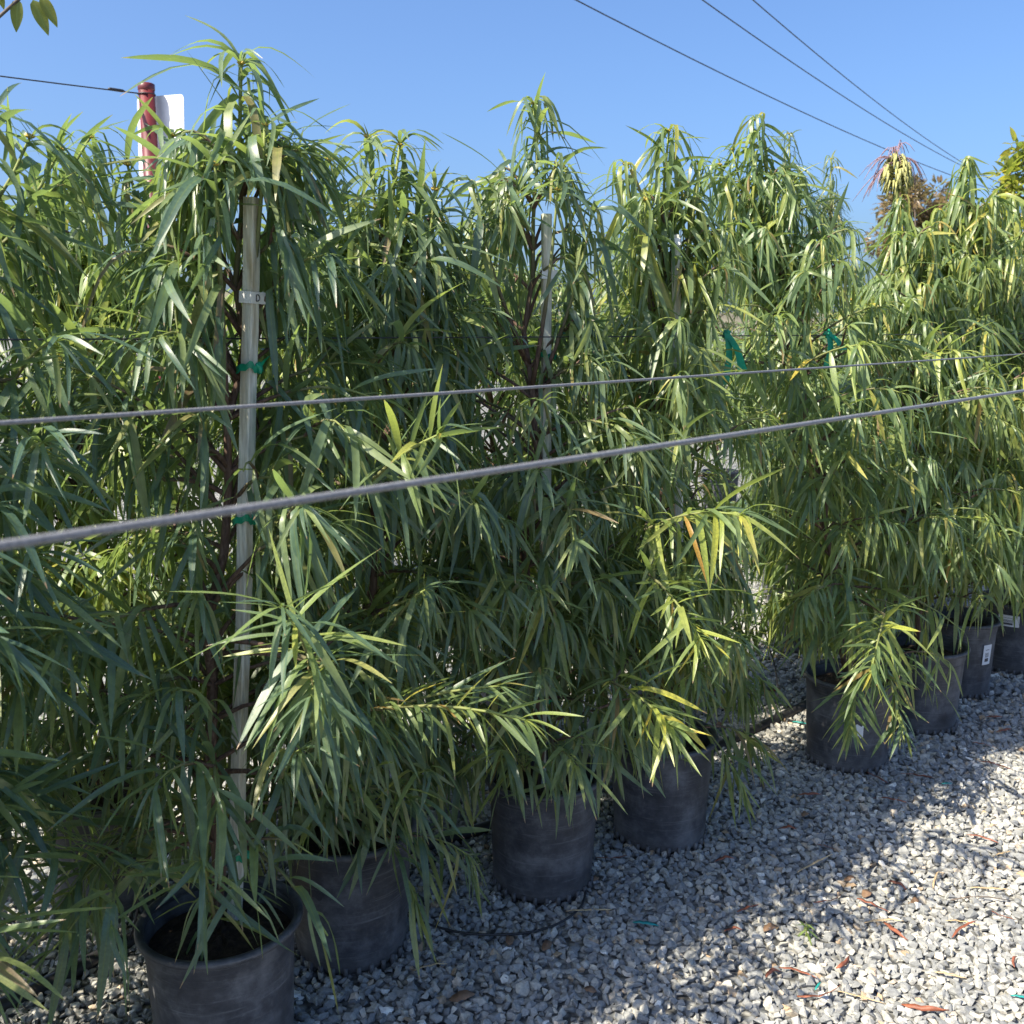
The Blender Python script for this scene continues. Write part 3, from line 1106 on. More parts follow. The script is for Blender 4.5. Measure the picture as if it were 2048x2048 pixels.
    potted_tree('P6', P6.x, P6.y, tipat(1800, 400, 4.6), 'potted tree in a tilted-rim pot with soil showing, beside the pot with a barcode sticker', 17,
                zlow=0.55, L=0.225, k=6.5, rad=0.44, tint=(1.4, 1.3, 0.88), nobj=240,
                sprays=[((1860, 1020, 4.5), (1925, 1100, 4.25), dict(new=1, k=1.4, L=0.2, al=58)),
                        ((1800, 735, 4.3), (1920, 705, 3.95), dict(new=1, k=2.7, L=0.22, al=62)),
                        ((1840, 900, 4.5), (1800, 960, 4.3), dict(k=2.4, L=0.21, al=62))],
                tops=[((1700, 600, 4.4), dict(L=0.22)), ((1850, 470, 4.5), dict(L=0.21))], squash=0.02)
    potted_tree('P7', P7.x, P7.y, tipat(1935, 318, 4.95), 'potted tree with an arching top shoot, barcode sticker on its pot', 18,
                zlow=0.6, L=0.235, k=7.5, rad=0.46, tint=YEL, nobj=240, sticker=[(R(-62), 0.235, 0.055, 0.10, 'bar')],
                tops=[((1880, 420, 4.9), dict(L=0.22)), ((1840, 480, 4.8), dict(L=0.22)), ((1990, 430, 4.9), dict(L=0.22))])
    potted_tree('P8', P8.x, P8.y, tipat(2030, 390, 5.5), 'potted tree with a pale tag on its pot collar, far end of the front row', 19,
                zlow=0.6, L=0.23, k=7.0, rad=0.46, tint=YEL, nobj=160, vset=LO, sticker=[(R(-128), 0.30, 0.10, 0.06, 'bar')],
                tops=[((1960, 470, 5.4), dict(L=0.21)), ((2000, 520, 5.3), dict(L=0.21))])


def plant_back():
    G2 = 'potted trees in the row behind'
    rows = [
        ('B0', (-1.27, 2.98), (150, 330, 3.0), 'potted tree standing behind the pale stake marked D, its pot against the black pipe', (1.5, 1.4, 0.8), 120),  # raised yellow tint paints sun reaching the inner foliage
        ('B1', (-0.66, 3.62), (590, 330, 3.4), 'backlit yellow-green potted tree in the second row, glimpsed left of the tall stake', (1.7, 1.55, 0.75), 90),  # backlight painted into the tint, little sun gets in here
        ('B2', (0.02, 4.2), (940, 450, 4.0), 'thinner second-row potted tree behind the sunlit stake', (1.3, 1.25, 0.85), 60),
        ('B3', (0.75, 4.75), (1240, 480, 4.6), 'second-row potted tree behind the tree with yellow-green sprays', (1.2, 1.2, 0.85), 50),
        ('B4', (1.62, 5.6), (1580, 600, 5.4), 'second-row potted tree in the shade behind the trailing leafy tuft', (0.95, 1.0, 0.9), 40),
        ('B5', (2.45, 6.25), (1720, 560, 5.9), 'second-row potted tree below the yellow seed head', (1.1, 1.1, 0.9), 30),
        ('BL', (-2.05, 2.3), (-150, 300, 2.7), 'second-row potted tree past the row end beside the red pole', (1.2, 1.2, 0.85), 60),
    ]
    for i, (k, (x, y), tip, lab, tint, nobj) in enumerate(rows):
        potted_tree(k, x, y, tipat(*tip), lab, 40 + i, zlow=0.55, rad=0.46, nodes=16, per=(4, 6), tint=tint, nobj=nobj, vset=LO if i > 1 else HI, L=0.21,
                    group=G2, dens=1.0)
    G3 = 'trees standing farther back'
    far = [
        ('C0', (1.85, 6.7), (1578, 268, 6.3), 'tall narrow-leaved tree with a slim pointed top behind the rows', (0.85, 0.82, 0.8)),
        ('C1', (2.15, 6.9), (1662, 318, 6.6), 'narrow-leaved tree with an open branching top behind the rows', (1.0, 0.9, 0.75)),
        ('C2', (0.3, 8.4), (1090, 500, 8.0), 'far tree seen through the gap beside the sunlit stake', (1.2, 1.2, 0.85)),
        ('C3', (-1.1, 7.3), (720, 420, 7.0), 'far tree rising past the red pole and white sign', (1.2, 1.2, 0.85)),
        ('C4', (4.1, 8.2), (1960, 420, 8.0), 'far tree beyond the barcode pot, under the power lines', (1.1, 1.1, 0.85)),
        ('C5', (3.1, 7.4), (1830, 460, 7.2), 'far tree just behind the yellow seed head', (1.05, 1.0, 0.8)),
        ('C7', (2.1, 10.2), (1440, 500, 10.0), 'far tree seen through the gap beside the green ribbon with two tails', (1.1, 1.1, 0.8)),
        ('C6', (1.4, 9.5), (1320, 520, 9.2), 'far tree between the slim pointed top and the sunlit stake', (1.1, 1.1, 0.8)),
    ]
    for i, (k, (x, y), tip, lab, tint) in enumerate(far):
        potted_tree(k, x, y, tipat(*tip), lab, 70 + i, zlow=0.7, rad=0.5 if i > 1 else 0.36, nodes=13, per=(4, 5), tint=tint, nobj=0,
                    vset=LO_NARROW if i < 2 else LO, L=0.17 if i < 2 else 0.21, group=G3, sp=0.012)


plant_front()
plant_back()


# ------------------------------------------------------------------ stakes with ties
def ribbon(pts, widths, normal):
    b = MB()
    vs = []
    for p, w in zip(pts, widths):
        w = Vector(w)
        vs += [Vector(p) - w, Vector(p) + w]
    n = len(pts)
    b.add(vs, [(2 * i, 2 * i + 1, 2 * i + 3, 2 * i + 2) for i in range(n - 1)])
    return b


def stake(p0, p1, w, label, material, ties=(), band=None, yaw=0.0, letter=False):
    root = empty('wooden_stake', p0, label, 'stake', 'wooden stakes')
    ax = (p1 - p0)
    ln = ax.length
    q = ax.to_track_quat('Z', 'Y')
    rot = (q.to_matrix() @ Matrix.Rotation(yaw, 3, 'Z'))
    b = MB()
    h = w / 2
    c = w * 0.09
    sec = [(-h + c, -h), (h - c, -h), (h, -h + c), (h, h - c), (h - c, h), (-h + c, h), (-h, h - c), (-h, -h + c)]
    g = np.random.default_rng(int(ln * 1000))
    vs, fs = [], []
    m = 14
    for i in range(m):
        t = i / (m - 1)
        ox, oy = g.normal(0, 0.0012), g.normal(0, 0.0012)
        bow = 0.006 * math.sin(math.pi * t)
        for (x, y) in sec:
            vs.append(rot @ Vector((x + ox + bow, y + oy, t * ln)))
    for i in range(m - 1):
        for k in range(8):
            fs.append((i * 8 + k, i * 8 + (k + 1) % 8, (i + 1) * 8 + (k + 1) % 8, (i + 1) * 8 + k))
    fs.append(tuple(range(8))[::-1])
    fs.append(tuple((m - 1) * 8 + k for k in range(8)))
    b.add(vs, fs)
    link('shaft', b.mesh('shaft', False), material, root)
    for z, tail in ties:
        t = z / ln
        tb = MB()
        r = h + 0.004
        ring = []
        for k in range(17):
            a = 2 * math.pi * k / 16
            cx, cy = math.cos(a), math.sin(a)
            s = max(abs(cx), abs(cy))
            ring.append(rot @ Vector((cx / s * r * 1.02, cy / s * r * 1.02, z + 0.006 * math.sin(a * 2) + 0.004 * math.sin(5 * a))))
        up = rot @ Vector((0, 0, 0.008))
        vs = []
        for pnt in ring:
            vs += [pnt - up, pnt + up * (0.8 + 0.4 * g.random())]
        tb.add(vs, [(2 * i, 2 * i + 2, 2 * i + 3, 2 * i + 1) for i in range(16)])
        # knot
        kp = rot @ Vector((r, -r, z))
        for kk in range(4):
            d = Vector(g.normal(0, 1, 3)).normalized()
            tb.tube([kp - d * 0.012, kp, kp + d * 0.014], [0.003, 0.007, 0.004], 6)
        if tail:
            for (dx, dz, w2) in tail:
                pts = [kp + Vector((dx * s_, -0.01 * s_, dz * s_ + 0.02 * math.sin(3 * s_))) for s_ in (0, 0.25, 0.5, 0.75, 1.0)]
                vs = []
                for i, pnt in enumerate(pts):
                    a = 0.6 * i
                    ww = Vector((math.cos(a), math.sin(a), 0.2)) * w2 * (0.6 + 0.2 * i)
                    vs += [pnt - ww, pnt + ww]
                tb.add(vs, [(2 * i, 2 * i + 1, 2 * i + 3, 2 * i + 2) for i in range(4)])
        link('tie', tb.mesh('tie'), M['tie'], root)
    if band:
        z, bh = band
        bb = MB()
        r = h + 0.0025
        ring = [(-r, -r), (r, -r), (r, r), (-r, r), (-r, -r)]
        vs = []
        for x, y in ring:
            vs += [rot @ Vector((x, y, z - bh / 2)), rot @ Vector((x, y, z + bh / 2))]
        # free end flap sticking out
        vs2 = [rot @ Vector((r, -r, z - bh / 2)), rot @ Vector((r, -r, z + bh / 2)), rot @ Vector((r + 0.014, -r - 0.003, z - bh / 2)), rot @ Vector((r + 0.014, -r - 0.003, z + bh / 2))]
        bb.add(vs, [(2 * i, 2 * i + 2, 2 * i + 3, 2 * i + 1) for i in range(4)])
        bb.add(vs2, [(0, 2, 3, 1)])
        pb = link('paper_band', bb.mesh('paper_band', False), M['paper'], root)
        if letter:
            # a hand-written D on the front face
            lb = MB()
            f = -r - 0.0012
            hh = bh * 0.27
            pts = [(-0.006, -hh), (-0.006, hh), (-0.001, hh), (0.0045, hh * 0.6), (0.006, 0), (0.0045, -hh * 0.6), (-0.001, -hh), (-0.006, -hh)]
            lb.tube([rot @ Vector((x + 0.006, f, z + y)) for x, y in pts], 0.0011, 5)
            link('letter', lb.mesh('letter'), M['ink_slot_shade'], pb)
    return root


def build_stakes():
    # stake marked D
    a = on_plane(460, 1835, SOIL_Z)
    a.z = 0.2
    t = unproj(505, 395, zc_of(a, 2.1))
    stake(a, t, 0.0285, 'tall pale weathered stake with a white paper band marked D', M['wood'],
          ties=[(1.50, [(0.05, 0.015, 0.006)]), (1.15, [(0.02, -0.01, 0.004)]), (0.30, [])], band=(1.655, 0.026), yaw=R(-22), letter=True)
    b = on_plane(1080, 1565, SOIL_Z)
    b.z = 0.2
    t = unproj(1093, 428, zc_of(b, 2.1) - 0.02)
    stake(b, t, 0.027, 'sunlit pale stake with a plain white band and a bright green bow', M['wood'],
          ties=[(1.50, [(0.03, 0.07, 0.009), (-0.02, -0.09, 0.008)]), (0.42, [(0.04, -0.01, 0.008)])], band=(1.74, 0.026), yaw=R(-14))
    c = on_plane(1366, 1492, SOIL_Z)
    c.z = 0.2
    t = unproj(1352, 470, zc_of(c, 2.1))
    stake(c, t, 0.026, 'weathered stake half hidden by yellow-green leaves, a white tag near its top', M['wood'],
          ties=[(1.50, [(-0.05, -0.01, 0.006)])], band=(1.86, 0.022), yaw=R(-20))


build_stakes()


# ------------------------------------------------------------------ trellis wires and posts
def wire(name, a, b, r, material, label, cat, sag=0.0, n=24, group=None, extra=None, sides=8):
    w = MB()
    pts = []
    for i in range(n):
        t = i / (n - 1)
        p = a.lerp(b, t)
        p.z -= sag * 4 * t * (1 - t)
        pts.append(p - a)
    w.tube(pts, r, sides)
    return link(name, w.mesh(name), material, None, a, label, cat, group)


def steel_post(p, h, r, label, group=None, top=None):
    root = empty('trellis_post', (p.x, p.y, 0), label, 'post', group)
    b = MB()
    b.tube([(0, 0, -0.3), (0, 0, h - 0.02)], r, 20)
    link('pipe', b.mesh('pipe'), M['red'], root)
    c = MB()
    c.lathe([(0.0, h), (r * 0.9, h), (r * 1.06, h - 0.006), (r * 1.06, h - 0.045), (r * 1.0, h - 0.05)], 20)
    link('cap', c.mesh('cap'), M['red'], root)
    if top:
        d = MB()
        d.tube([Vector((math.cos(a), math.sin(a), 0)) * (r + 0.004) + Vector((0, 0, top)) for a in [2 * math.pi * k / 20 for k in range(21)]], 0.004, 6, None, False)
        link('cable_loop', d.mesh('cable_loop'), M['wire_dark'], root)
    return root


def build_wires():
    def two(pxa, pya, za, pxb, pyb, back, fwd):
        """a level cable: first point from pixel and depth, second where the pixel ray meets the same height"""
        A = unproj(pxa, pya, za)
        B = on_plane(pxb, pyb, A.z)
        d = (B - A).normalized()
        return A - d * back, B + d * fwd
    cabs = [('near', two(0, 1083, 0.62, 2048, 778, 2.6, 9.0), 0.0033, 'thick grey cable crossing closest in front of the trees', M['wire']),
            ('mid', two(0, 841, 1.12, 2048, 706, 3.5, 8.0), 0.0028, 'thin grey cable stretched just above the thick one', M['wire'])]
    for nm, (A, B), r, lab, m in cabs:
        wire('trellis_wire', A, B, r, m, lab, 'cable', 0.004, 40, 'trellis cables')
        for E, l2 in ((A, 'start'), (B, 'end')):
            steel_post(E, A.z + 0.08, 0.03, f'slim red post tying off the {l2} of the {"thick" if nm == "near" else "thin"} grey cable')
    # cable the stakes are tied to
    A = unproj(-700, 674, 1.75)
    d = U
    A = Vector((P0.x, P0.y, 0)) - U * 1.4 + N * 0.03
    A.z = 1.765
    B = Vector((P8.x, P8.y, 1.765)) + U * 1.5 + N * 0.03
    wire('trellis_wire', A, B, 0.0018, M['wire_dark'], 'thin dark cable the stakes are tied to, running through the foliage', 'cable', 0.006, 30, 'trellis cables')
    for E, l2 in ((A, 'left'), (B, 'far')):
        steel_post(E, 1.85, 0.03, f'slim red post tying off the {l2} end of the dark cable in the foliage')
    # green ribbons knotted on that cable
    for (px_, len1, len2, lab) in ((1457, 0.17, 0.12, 'green ribbon hanging from the dark cable in two long tails'),
                                  (1655, 0.13, 0.06, 'green ribbon bow hanging from the dark cable beside a red-tipped leaf')):
        best = min((abs(float(proj(A.lerp(B, t))[0][0]) - px_), t) for t in [i / 400 for i in range(401)])[1]
        c = A.lerp(B, best)
        b = MB()
        g = np.random.default_rng(px_)
        for kk in range(6):
            d_ = Vector(g.normal(0, 1, 3)).normalized()
            b.tube([d_ * -0.016, Vector((0, 0, 0)), d_ * 0.018], [0.004, 0.009, 0.005], 6)
        for ln_, dx in ((len1, 0.0), (len2, 0.03)):
            vs = []
            for i in range(7):
                s_ = i / 6
                p = Vector((dx * s_ * 2 + 0.008 * math.sin(4 * s_), -0.012 - 0.01 * s_, -ln_ * s_))
                a = 0.5 * math.sin(2.5 * s_)
                ww = Vector((math.cos(a), math.sin(a), 0.1)) * (0.010 + 0.008 * s_)
                vs += [p - ww, p + ww]
            b.add(vs, [(2 * i, 2 * i + 1, 2 * i + 3, 2 * i + 2) for i in range(6)])
        link('green_ribbon', b.mesh('green_ribbon'), M['tie'], None, c, lab, 'ribbon')
    # red pole with sign panel
    zt = 7.3
    top = unproj(292, 167, zt)
    pole = steel_post(top, top.z, 0.056, 'tall red painted steel pole with a cable clamped to its top', None, top.z - 0.075)
    sgn = empty('sign_panel', (top.x, top.y, 0), 'blank white sheet sign bolted behind the red pole', 'sign')
    b = MB()
    w, h, rc = 0.46, 0.62, 0.03
    out = []
    for cx, cy, a0 in ((w / 2 - rc, h / 2 - rc, 0), (-w / 2 + rc, h / 2 - rc, 90), (-w / 2 + rc, -h / 2 + rc, 180), (w / 2 - rc, -h / 2 + rc, 270)):
        for k in range(6):
            a = R(a0 + 18 * k)
            out.append((cx + rc * math.cos(a), cy + rc * math.sin(a)))
    n = len(out)
    vs = [(x, -0.0015, z) for x, z in out] + [(x, 0.0015, z) for x, z in out]
    b.add(vs, [tuple(range(n)), tuple(range(2 * n - 1, n - 1, -1))] + [(i, n + i, n + (i + 1) % n, (i + 1) % n) for i in range(n)])
    pan = link('panel', b.mesh('panel', False), M['sign'], sgn)
    pan.location = (0.062, 0.066, top.z - 0.38)
    pan.rotation_euler = (0, R(3), R(-28))
    b = MB()
    for zz in (-0.2, 0.12):
        b.tube([(0, 0.05, top.z - 0.38 + zz), (0.02, 0.075, top.z - 0.38 + zz)], 0.006, 8)
    link('bolt', b.mesh('bolt'), M['wire'], sgn)
    A = Vector((top.x, top.y, top.z - 0.075)) - U * 0.06
    B = A - U * 6.0
    wire('guy_cable', A, B, 0.0045, M['wire_dark'], 'dark cable running from the top of the red pole', 'cable', 0.05, 24)
    tb = MB()
    steel_post(B - U * 0.05, B.z + 0.1, 0.056, 'second red steel pole at the other end of the high dark cable')
    # turnbuckle clamp on that cable
    tb.tube([A - U * 0.10, A - U * 0.115, A - U * 0.20, A - U * 0.215], [0.006, 0.011, 0.011, 0.006], 8)
    link('cable_clamp', tb.mesh('cable_clamp'), M['wire_dark'], None, None, 'small metal clamp on the cable next to the red pole', 'clamp')


build_wires()


# ------------------------------------------------------------------ overhead power lines
def build_power():
    def air(px, py, dist):
        d = unproj(px, py, 1.0) - Vector((0, 0, CAM_H))
        return Vector((0, 0, CAM_H)) + d * (dist / math.hypot(d.x, d.y))
    lines = [((1152, 0, 26), (1880, 342, 52), 'power line crossing the sky alone, lowest of the three'),
             ((1405, 0, 27), (1905, 322, 54), 'middle power line of the three against the sky'),
             ((1506, 0, 29), (1910, 316, 55), 'steepest power line of the three against the sky')]
    As, Bs = [], []
    for (a, b, lab) in lines:
        pa, pb = air(*a), air(*b)
        d = pb - pa
        A = pa - d * 0.55
        B = pb + d * 0.55
        A.z = pa.z + (pa.z - pb.z) * 0.25 + 0.4
        B.z = pb.z + 0.6
        w = MB()
        # parabola through the two sighted points
        n = 40
        pts = []
        for i in range(n):
            t = -1.5 + 3.0 * i / (n - 1)
            p = pa + d * t
            p.z = pa.z + (pb.z - pa.z) * t + 0.9 * (t * t - t) * 0.8
            pts.append(p)
        w.tube([p - pts[0] for p in pts], 0.017, 6)
        link('power_line', w.mesh('power_line'), M['wire_dark'], None, pts[0], lab, 'power line', 'power lines')
        As.append(pts[0])
        Bs.append(pts[-1])
    for S, lab in ((As, 'utility pole carrying the near ends of the power lines'), (Bs, 'utility pole carrying the far ends of the power lines')):
        c = sum(S, Vector()) / 3
        root = empty('utility_pole', (c.x, c.y, 0), lab, 'utility pole')
        b = MB()
        H = max(p.z for p in S) + 0.6
        b.tube([(0, 0, -0.5), (0, 0, H * 0.5), (0, 0, H)], [0.17, 0.14, 0.11], 12)
        link('pole', b.mesh('pole'), M['polewood'], root)
        for p in S:
            b = MB()
            q = p - c
            b.tube([(0, 0, p.z - 0.12), (q.x, q.y, p.z - 0.12)], 0.06, 8)
            b.tube([(q.x, q.y, p.z - 0.15), (q.x, q.y, p.z + 0.02)], 0.04, 8)
            link('crossarm', b.mesh('crossarm'), M['polewood'], root)


build_power()


# ------------------------------------------------------------------ irrigation pipe and drip tubes
def ground_curve(pix, z, n=10):
    P = [on_plane(x, y, z) for x, y in pix]
    out = []
    for i in range(len(P) - 1):
        p0, p1, p2, p3 = P[max(i - 1, 0)], P[i], P[i + 1], P[min(i + 2, len(P) - 1)]
        for k in range(n):
            t = k / n
            out.append(0.5 * ((2 * p1) + (p2 - p0) * t + (2 * p0 - 5 * p1 + 4 * p2 - p3) * t * t + (3 * p1 - p0 - 3 * p2 + p3) * t ** 3))
    out.append(P[-1])
    return out


def build_pipes():
    pts = ground_curve([(-420, 2130), (-60, 2035), (130, 1950), (290, 1868), (560, 1775), (860, 1688), (985, 1650), (1260, 1560), (1440, 1490), (1610, 1410), (1750, 1340), (1900, 1275), (2050, 1210)], 0.022)
    b = MB()
    b.tube([p - pts[0] for p in pts], 0.021, 12)
    link('irrigation_pipe', b.mesh('irrigation_pipe'), M['pipe'], None, pts[0], 'black poly irrigation pipe lying along the gravel behind the pots', 'pipe')
    pts = ground_curve([(770, 1752), (850, 1730), (925, 1700)], 0.014)
    b = MB()
    b.tube([p - pts[0] for p in pts], 0.0035, 6)
    link('drip_tube', b.mesh('drip_tube'), M['pipe'], None, pts[0], 'short thin black drip tube between two pots on shaded gravel', 'tube', 'drip tubes')
    pts = ground_curve([(805, 1825), (850, 1846), (930, 1866), (1030, 1868), (1110, 1850), (1160, 1815), (1172, 1780)], 0.024)
    b = MB()
    b.tube([p - pts[0] for p in pts], 0.0038, 6)
    link('drip_tube', b.mesh('drip_tube'), M['pipe'], None, pts[0], 'thin black drip tube looping forward in an arc over the gravel', 'tube', 'drip tubes')
    for (px_, py_, top, lab) in ((1548, 1440, (1540, 1300), 'thin black drip tube rising from the pipe into the hanging leaves'),
                                (258, 1880, (262, 1700), 'thin black drip tube rising beside the dusty front pot')):
        a = on_plane(px_, py_, 0.035)
        e = unproj(top[0], top[1], zc_of(a, 0.3))
        b = MB()
        q = bez(a, (a + e) / 2 + Vector((0.05, 0, 0)), e, 10)
        b.tube([p - a for p in q], 0.0035, 6)
        link('drip_tube', b.mesh('drip_tube'), M['pipe'], None, a, lab, 'tube', 'drip tubes')


build_pipes()


# ------------------------------------------------------------------ gravel
def hull_variants(count, seed):
    out = []
    rr = np.random.default_rng(seed)
    for i in range(count):
        bm = bmesh.new()
        ax = np.array([1.0, 0.55 + 0.4 * rr.random(), 0.42 + 0.3 * rr.random()])
        for j in range(13):
            d = rr.normal(0, 1, 3)
            d /= np.linalg.norm(d)
            d = np.sign(d) * np.abs(d) ** 0.75
            bm.verts.new(d * ax * (0.8 + 0.25 * rr.random()))
        r = bmesh.ops.convex_hull(bm, input=bm.verts)
        junk = [v for v in bm.verts if not v.link_faces]
        bmesh.ops.delete(bm, geom=junk, context='VERTS')
        bmesh.ops.triangulate(bm, faces=bm.faces)
        bm.verts.index_update()
        V = np.array([v.co[:] for v in bm.verts])
        Fc = np.array([[v.index for v in f.verts] for f in bm.faces])
        bm.free()
        out.append((V, Fc))
    return out


def build_gravel():
    g = np.random.default_rng(99)
    spc = 0.0225
    xs = np.arange(-3.0, 5.2, spc)
    ys = np.arange(1.3, 7.5, spc)
    X, Y = np.meshgrid(xs, ys)
    X = (X + (np.arange(len(ys)) % 2)[:, None] * spc / 2).ravel()
    Y = Y.ravel()
    X = X + g.normal(0, spc * 0.28, len(X))
    Y = Y + g.normal(0, spc * 0.28, len(Y))
    Z = np.zeros(len(X))
    # second sparse layer
    m2 = g.random(len(X)) < 0.28
    X2 = X[m2] + g.normal(0, spc * 0.5, m2.sum())
    Y2 = Y[m2] + g.normal(0, spc * 0.5, m2.sum())
    X, Y, Z = np.concatenate([X, X2]), np.concatenate([Y, Y2]), np.concatenate([Z, np.full(len(X2), 0.007)])
    px, py, zc = proj(np.stack([X, Y, Z], 1))
    side = X * N.x + Y * N.y + 2.18          # metres in front of the pot row
    keep = (px > -260) & (px < 2330) & (py < 2330) & (side > -1.5)
    thin = np.clip((zc - 4.2) / 3.0, 0, 0.8)
    keep &= g.random(len(X)) > thin
    for o in TREES.values():
        keep &= (X - o.location.x) ** 2 + (Y - o.location.y) ** 2 > 0.150 ** 2
    X, Y, Z, zc = X[keep], Y[keep], Z[keep], zc[keep]
    n = len(X)
    sc = g.uniform(0.0115, 0.0205, n) * np.where(g.random(n) < 0.08, 1.3, 1.0) * (1 + np.clip((zc - 4.2) / 3.0, 0, 0.7) * 0.5)
    vs = hull_variants(40, 5)
    var = g.integers(0, len(vs), n)
    yaw = g.random(n) * 6.283
    tx = g.normal(0, 0.38, n)
    ty = g.normal(0, 0.38, n)
    rnd = g.random(n)
    Vs, Fs, Rs = [], [], []
    base = 0
    for v in range(len(vs)):
        idx = np.where(var == v)[0]
        if not len(idx):
            continue
        V, Fc = vs[v]
        m = len(V)
        k = len(idx)
        cx, sx = np.cos(tx[idx])[:, None], np.sin(tx[idx])[:, None]
        cy_, sy_ = np.cos(ty[idx])[:, None], np.sin(ty[idx])[:, None]
        cz, sz = np.cos(yaw[idx])[:, None], np.sin(yaw[idx])[:, None]
        x, y, z = (np.repeat(V[None, :, i], k, 0) for i in range(3))
        y, z = y * cx - z * sx, y * sx + z * cx
        x, z = x * cy_ + z * sy_, -x * sy_ + z * cy_
        x, y = x * cz - y * sz, x * sz + y * cz
        W = np.stack([x, y, z], -1) * sc[idx][:, None, None]
        W += np.stack([X[idx], Y[idx], Z[idx] + sc[idx] * 0.34], 1)[:, None, :]
        Vs.append(W.reshape(-1, 3))
        Fs.append((Fc[None] + (np.arange(k) * m)[:, None, None] + base).reshape(-1, 3))
        Rs.append(np.repeat(rnd[idx], m))
        base += k * m
    me = np_mesh('gravel', np.concatenate(Vs), np.concatenate(Fs), False, np.concatenate(Rs))
    link('gravel', me, M['stone'], None, None, 'loose grey crushed-rock gravel covering the yard', 'gravel', None, 'stuff')
    print('stones', n, 'tris', len(me.polygons))


build_gravel()


# ------------------------------------------------------------------ litter on the gravel
def curl_mesh(name, ln, w, bend, twist, seed, th=0.0012, n=8):
    rr = np.random.default_rng(seed)
    b = MB()
    vs = []
    for i in range(n):
        s = i / (n - 1)
        a = bend * (s - 0.5)
        x = ln * (s - 0.5) * (1 - 0.15 * abs(bend))
        y = ln * 0.35 * bend * ((s - 0.5) ** 2)
        z = 0.004 + 0.006 * math.sin(math.pi * s) * (0.5 + rr.random())
        f = min(1, 4 * s + 0.25) * min(1, 2.5 * (1 - s) + 0.12)
        t = twist * s
        d = Vector((0, math.cos(t), math.sin(t))) * w * f / 2
        u = Vector((0, -math.sin(t), math.cos(t))) * th
        p = Vector((x, y, z))
        vs += [p - d, p + d, p + d + u, p - d + u]
    fs = []
    for i in range(n - 1):
        for k in range(4):
            fs.append((4 * i + k, 4 * i + (k + 1) % 4, 4 * i + 4 + (k + 1) % 4, 4 * i + 4 + k))
    fs += [(3, 2, 1, 0), tuple(4 * (n - 1) + k for k in range(4))]
    b.add(vs, fs)
    return b.mesh(name)


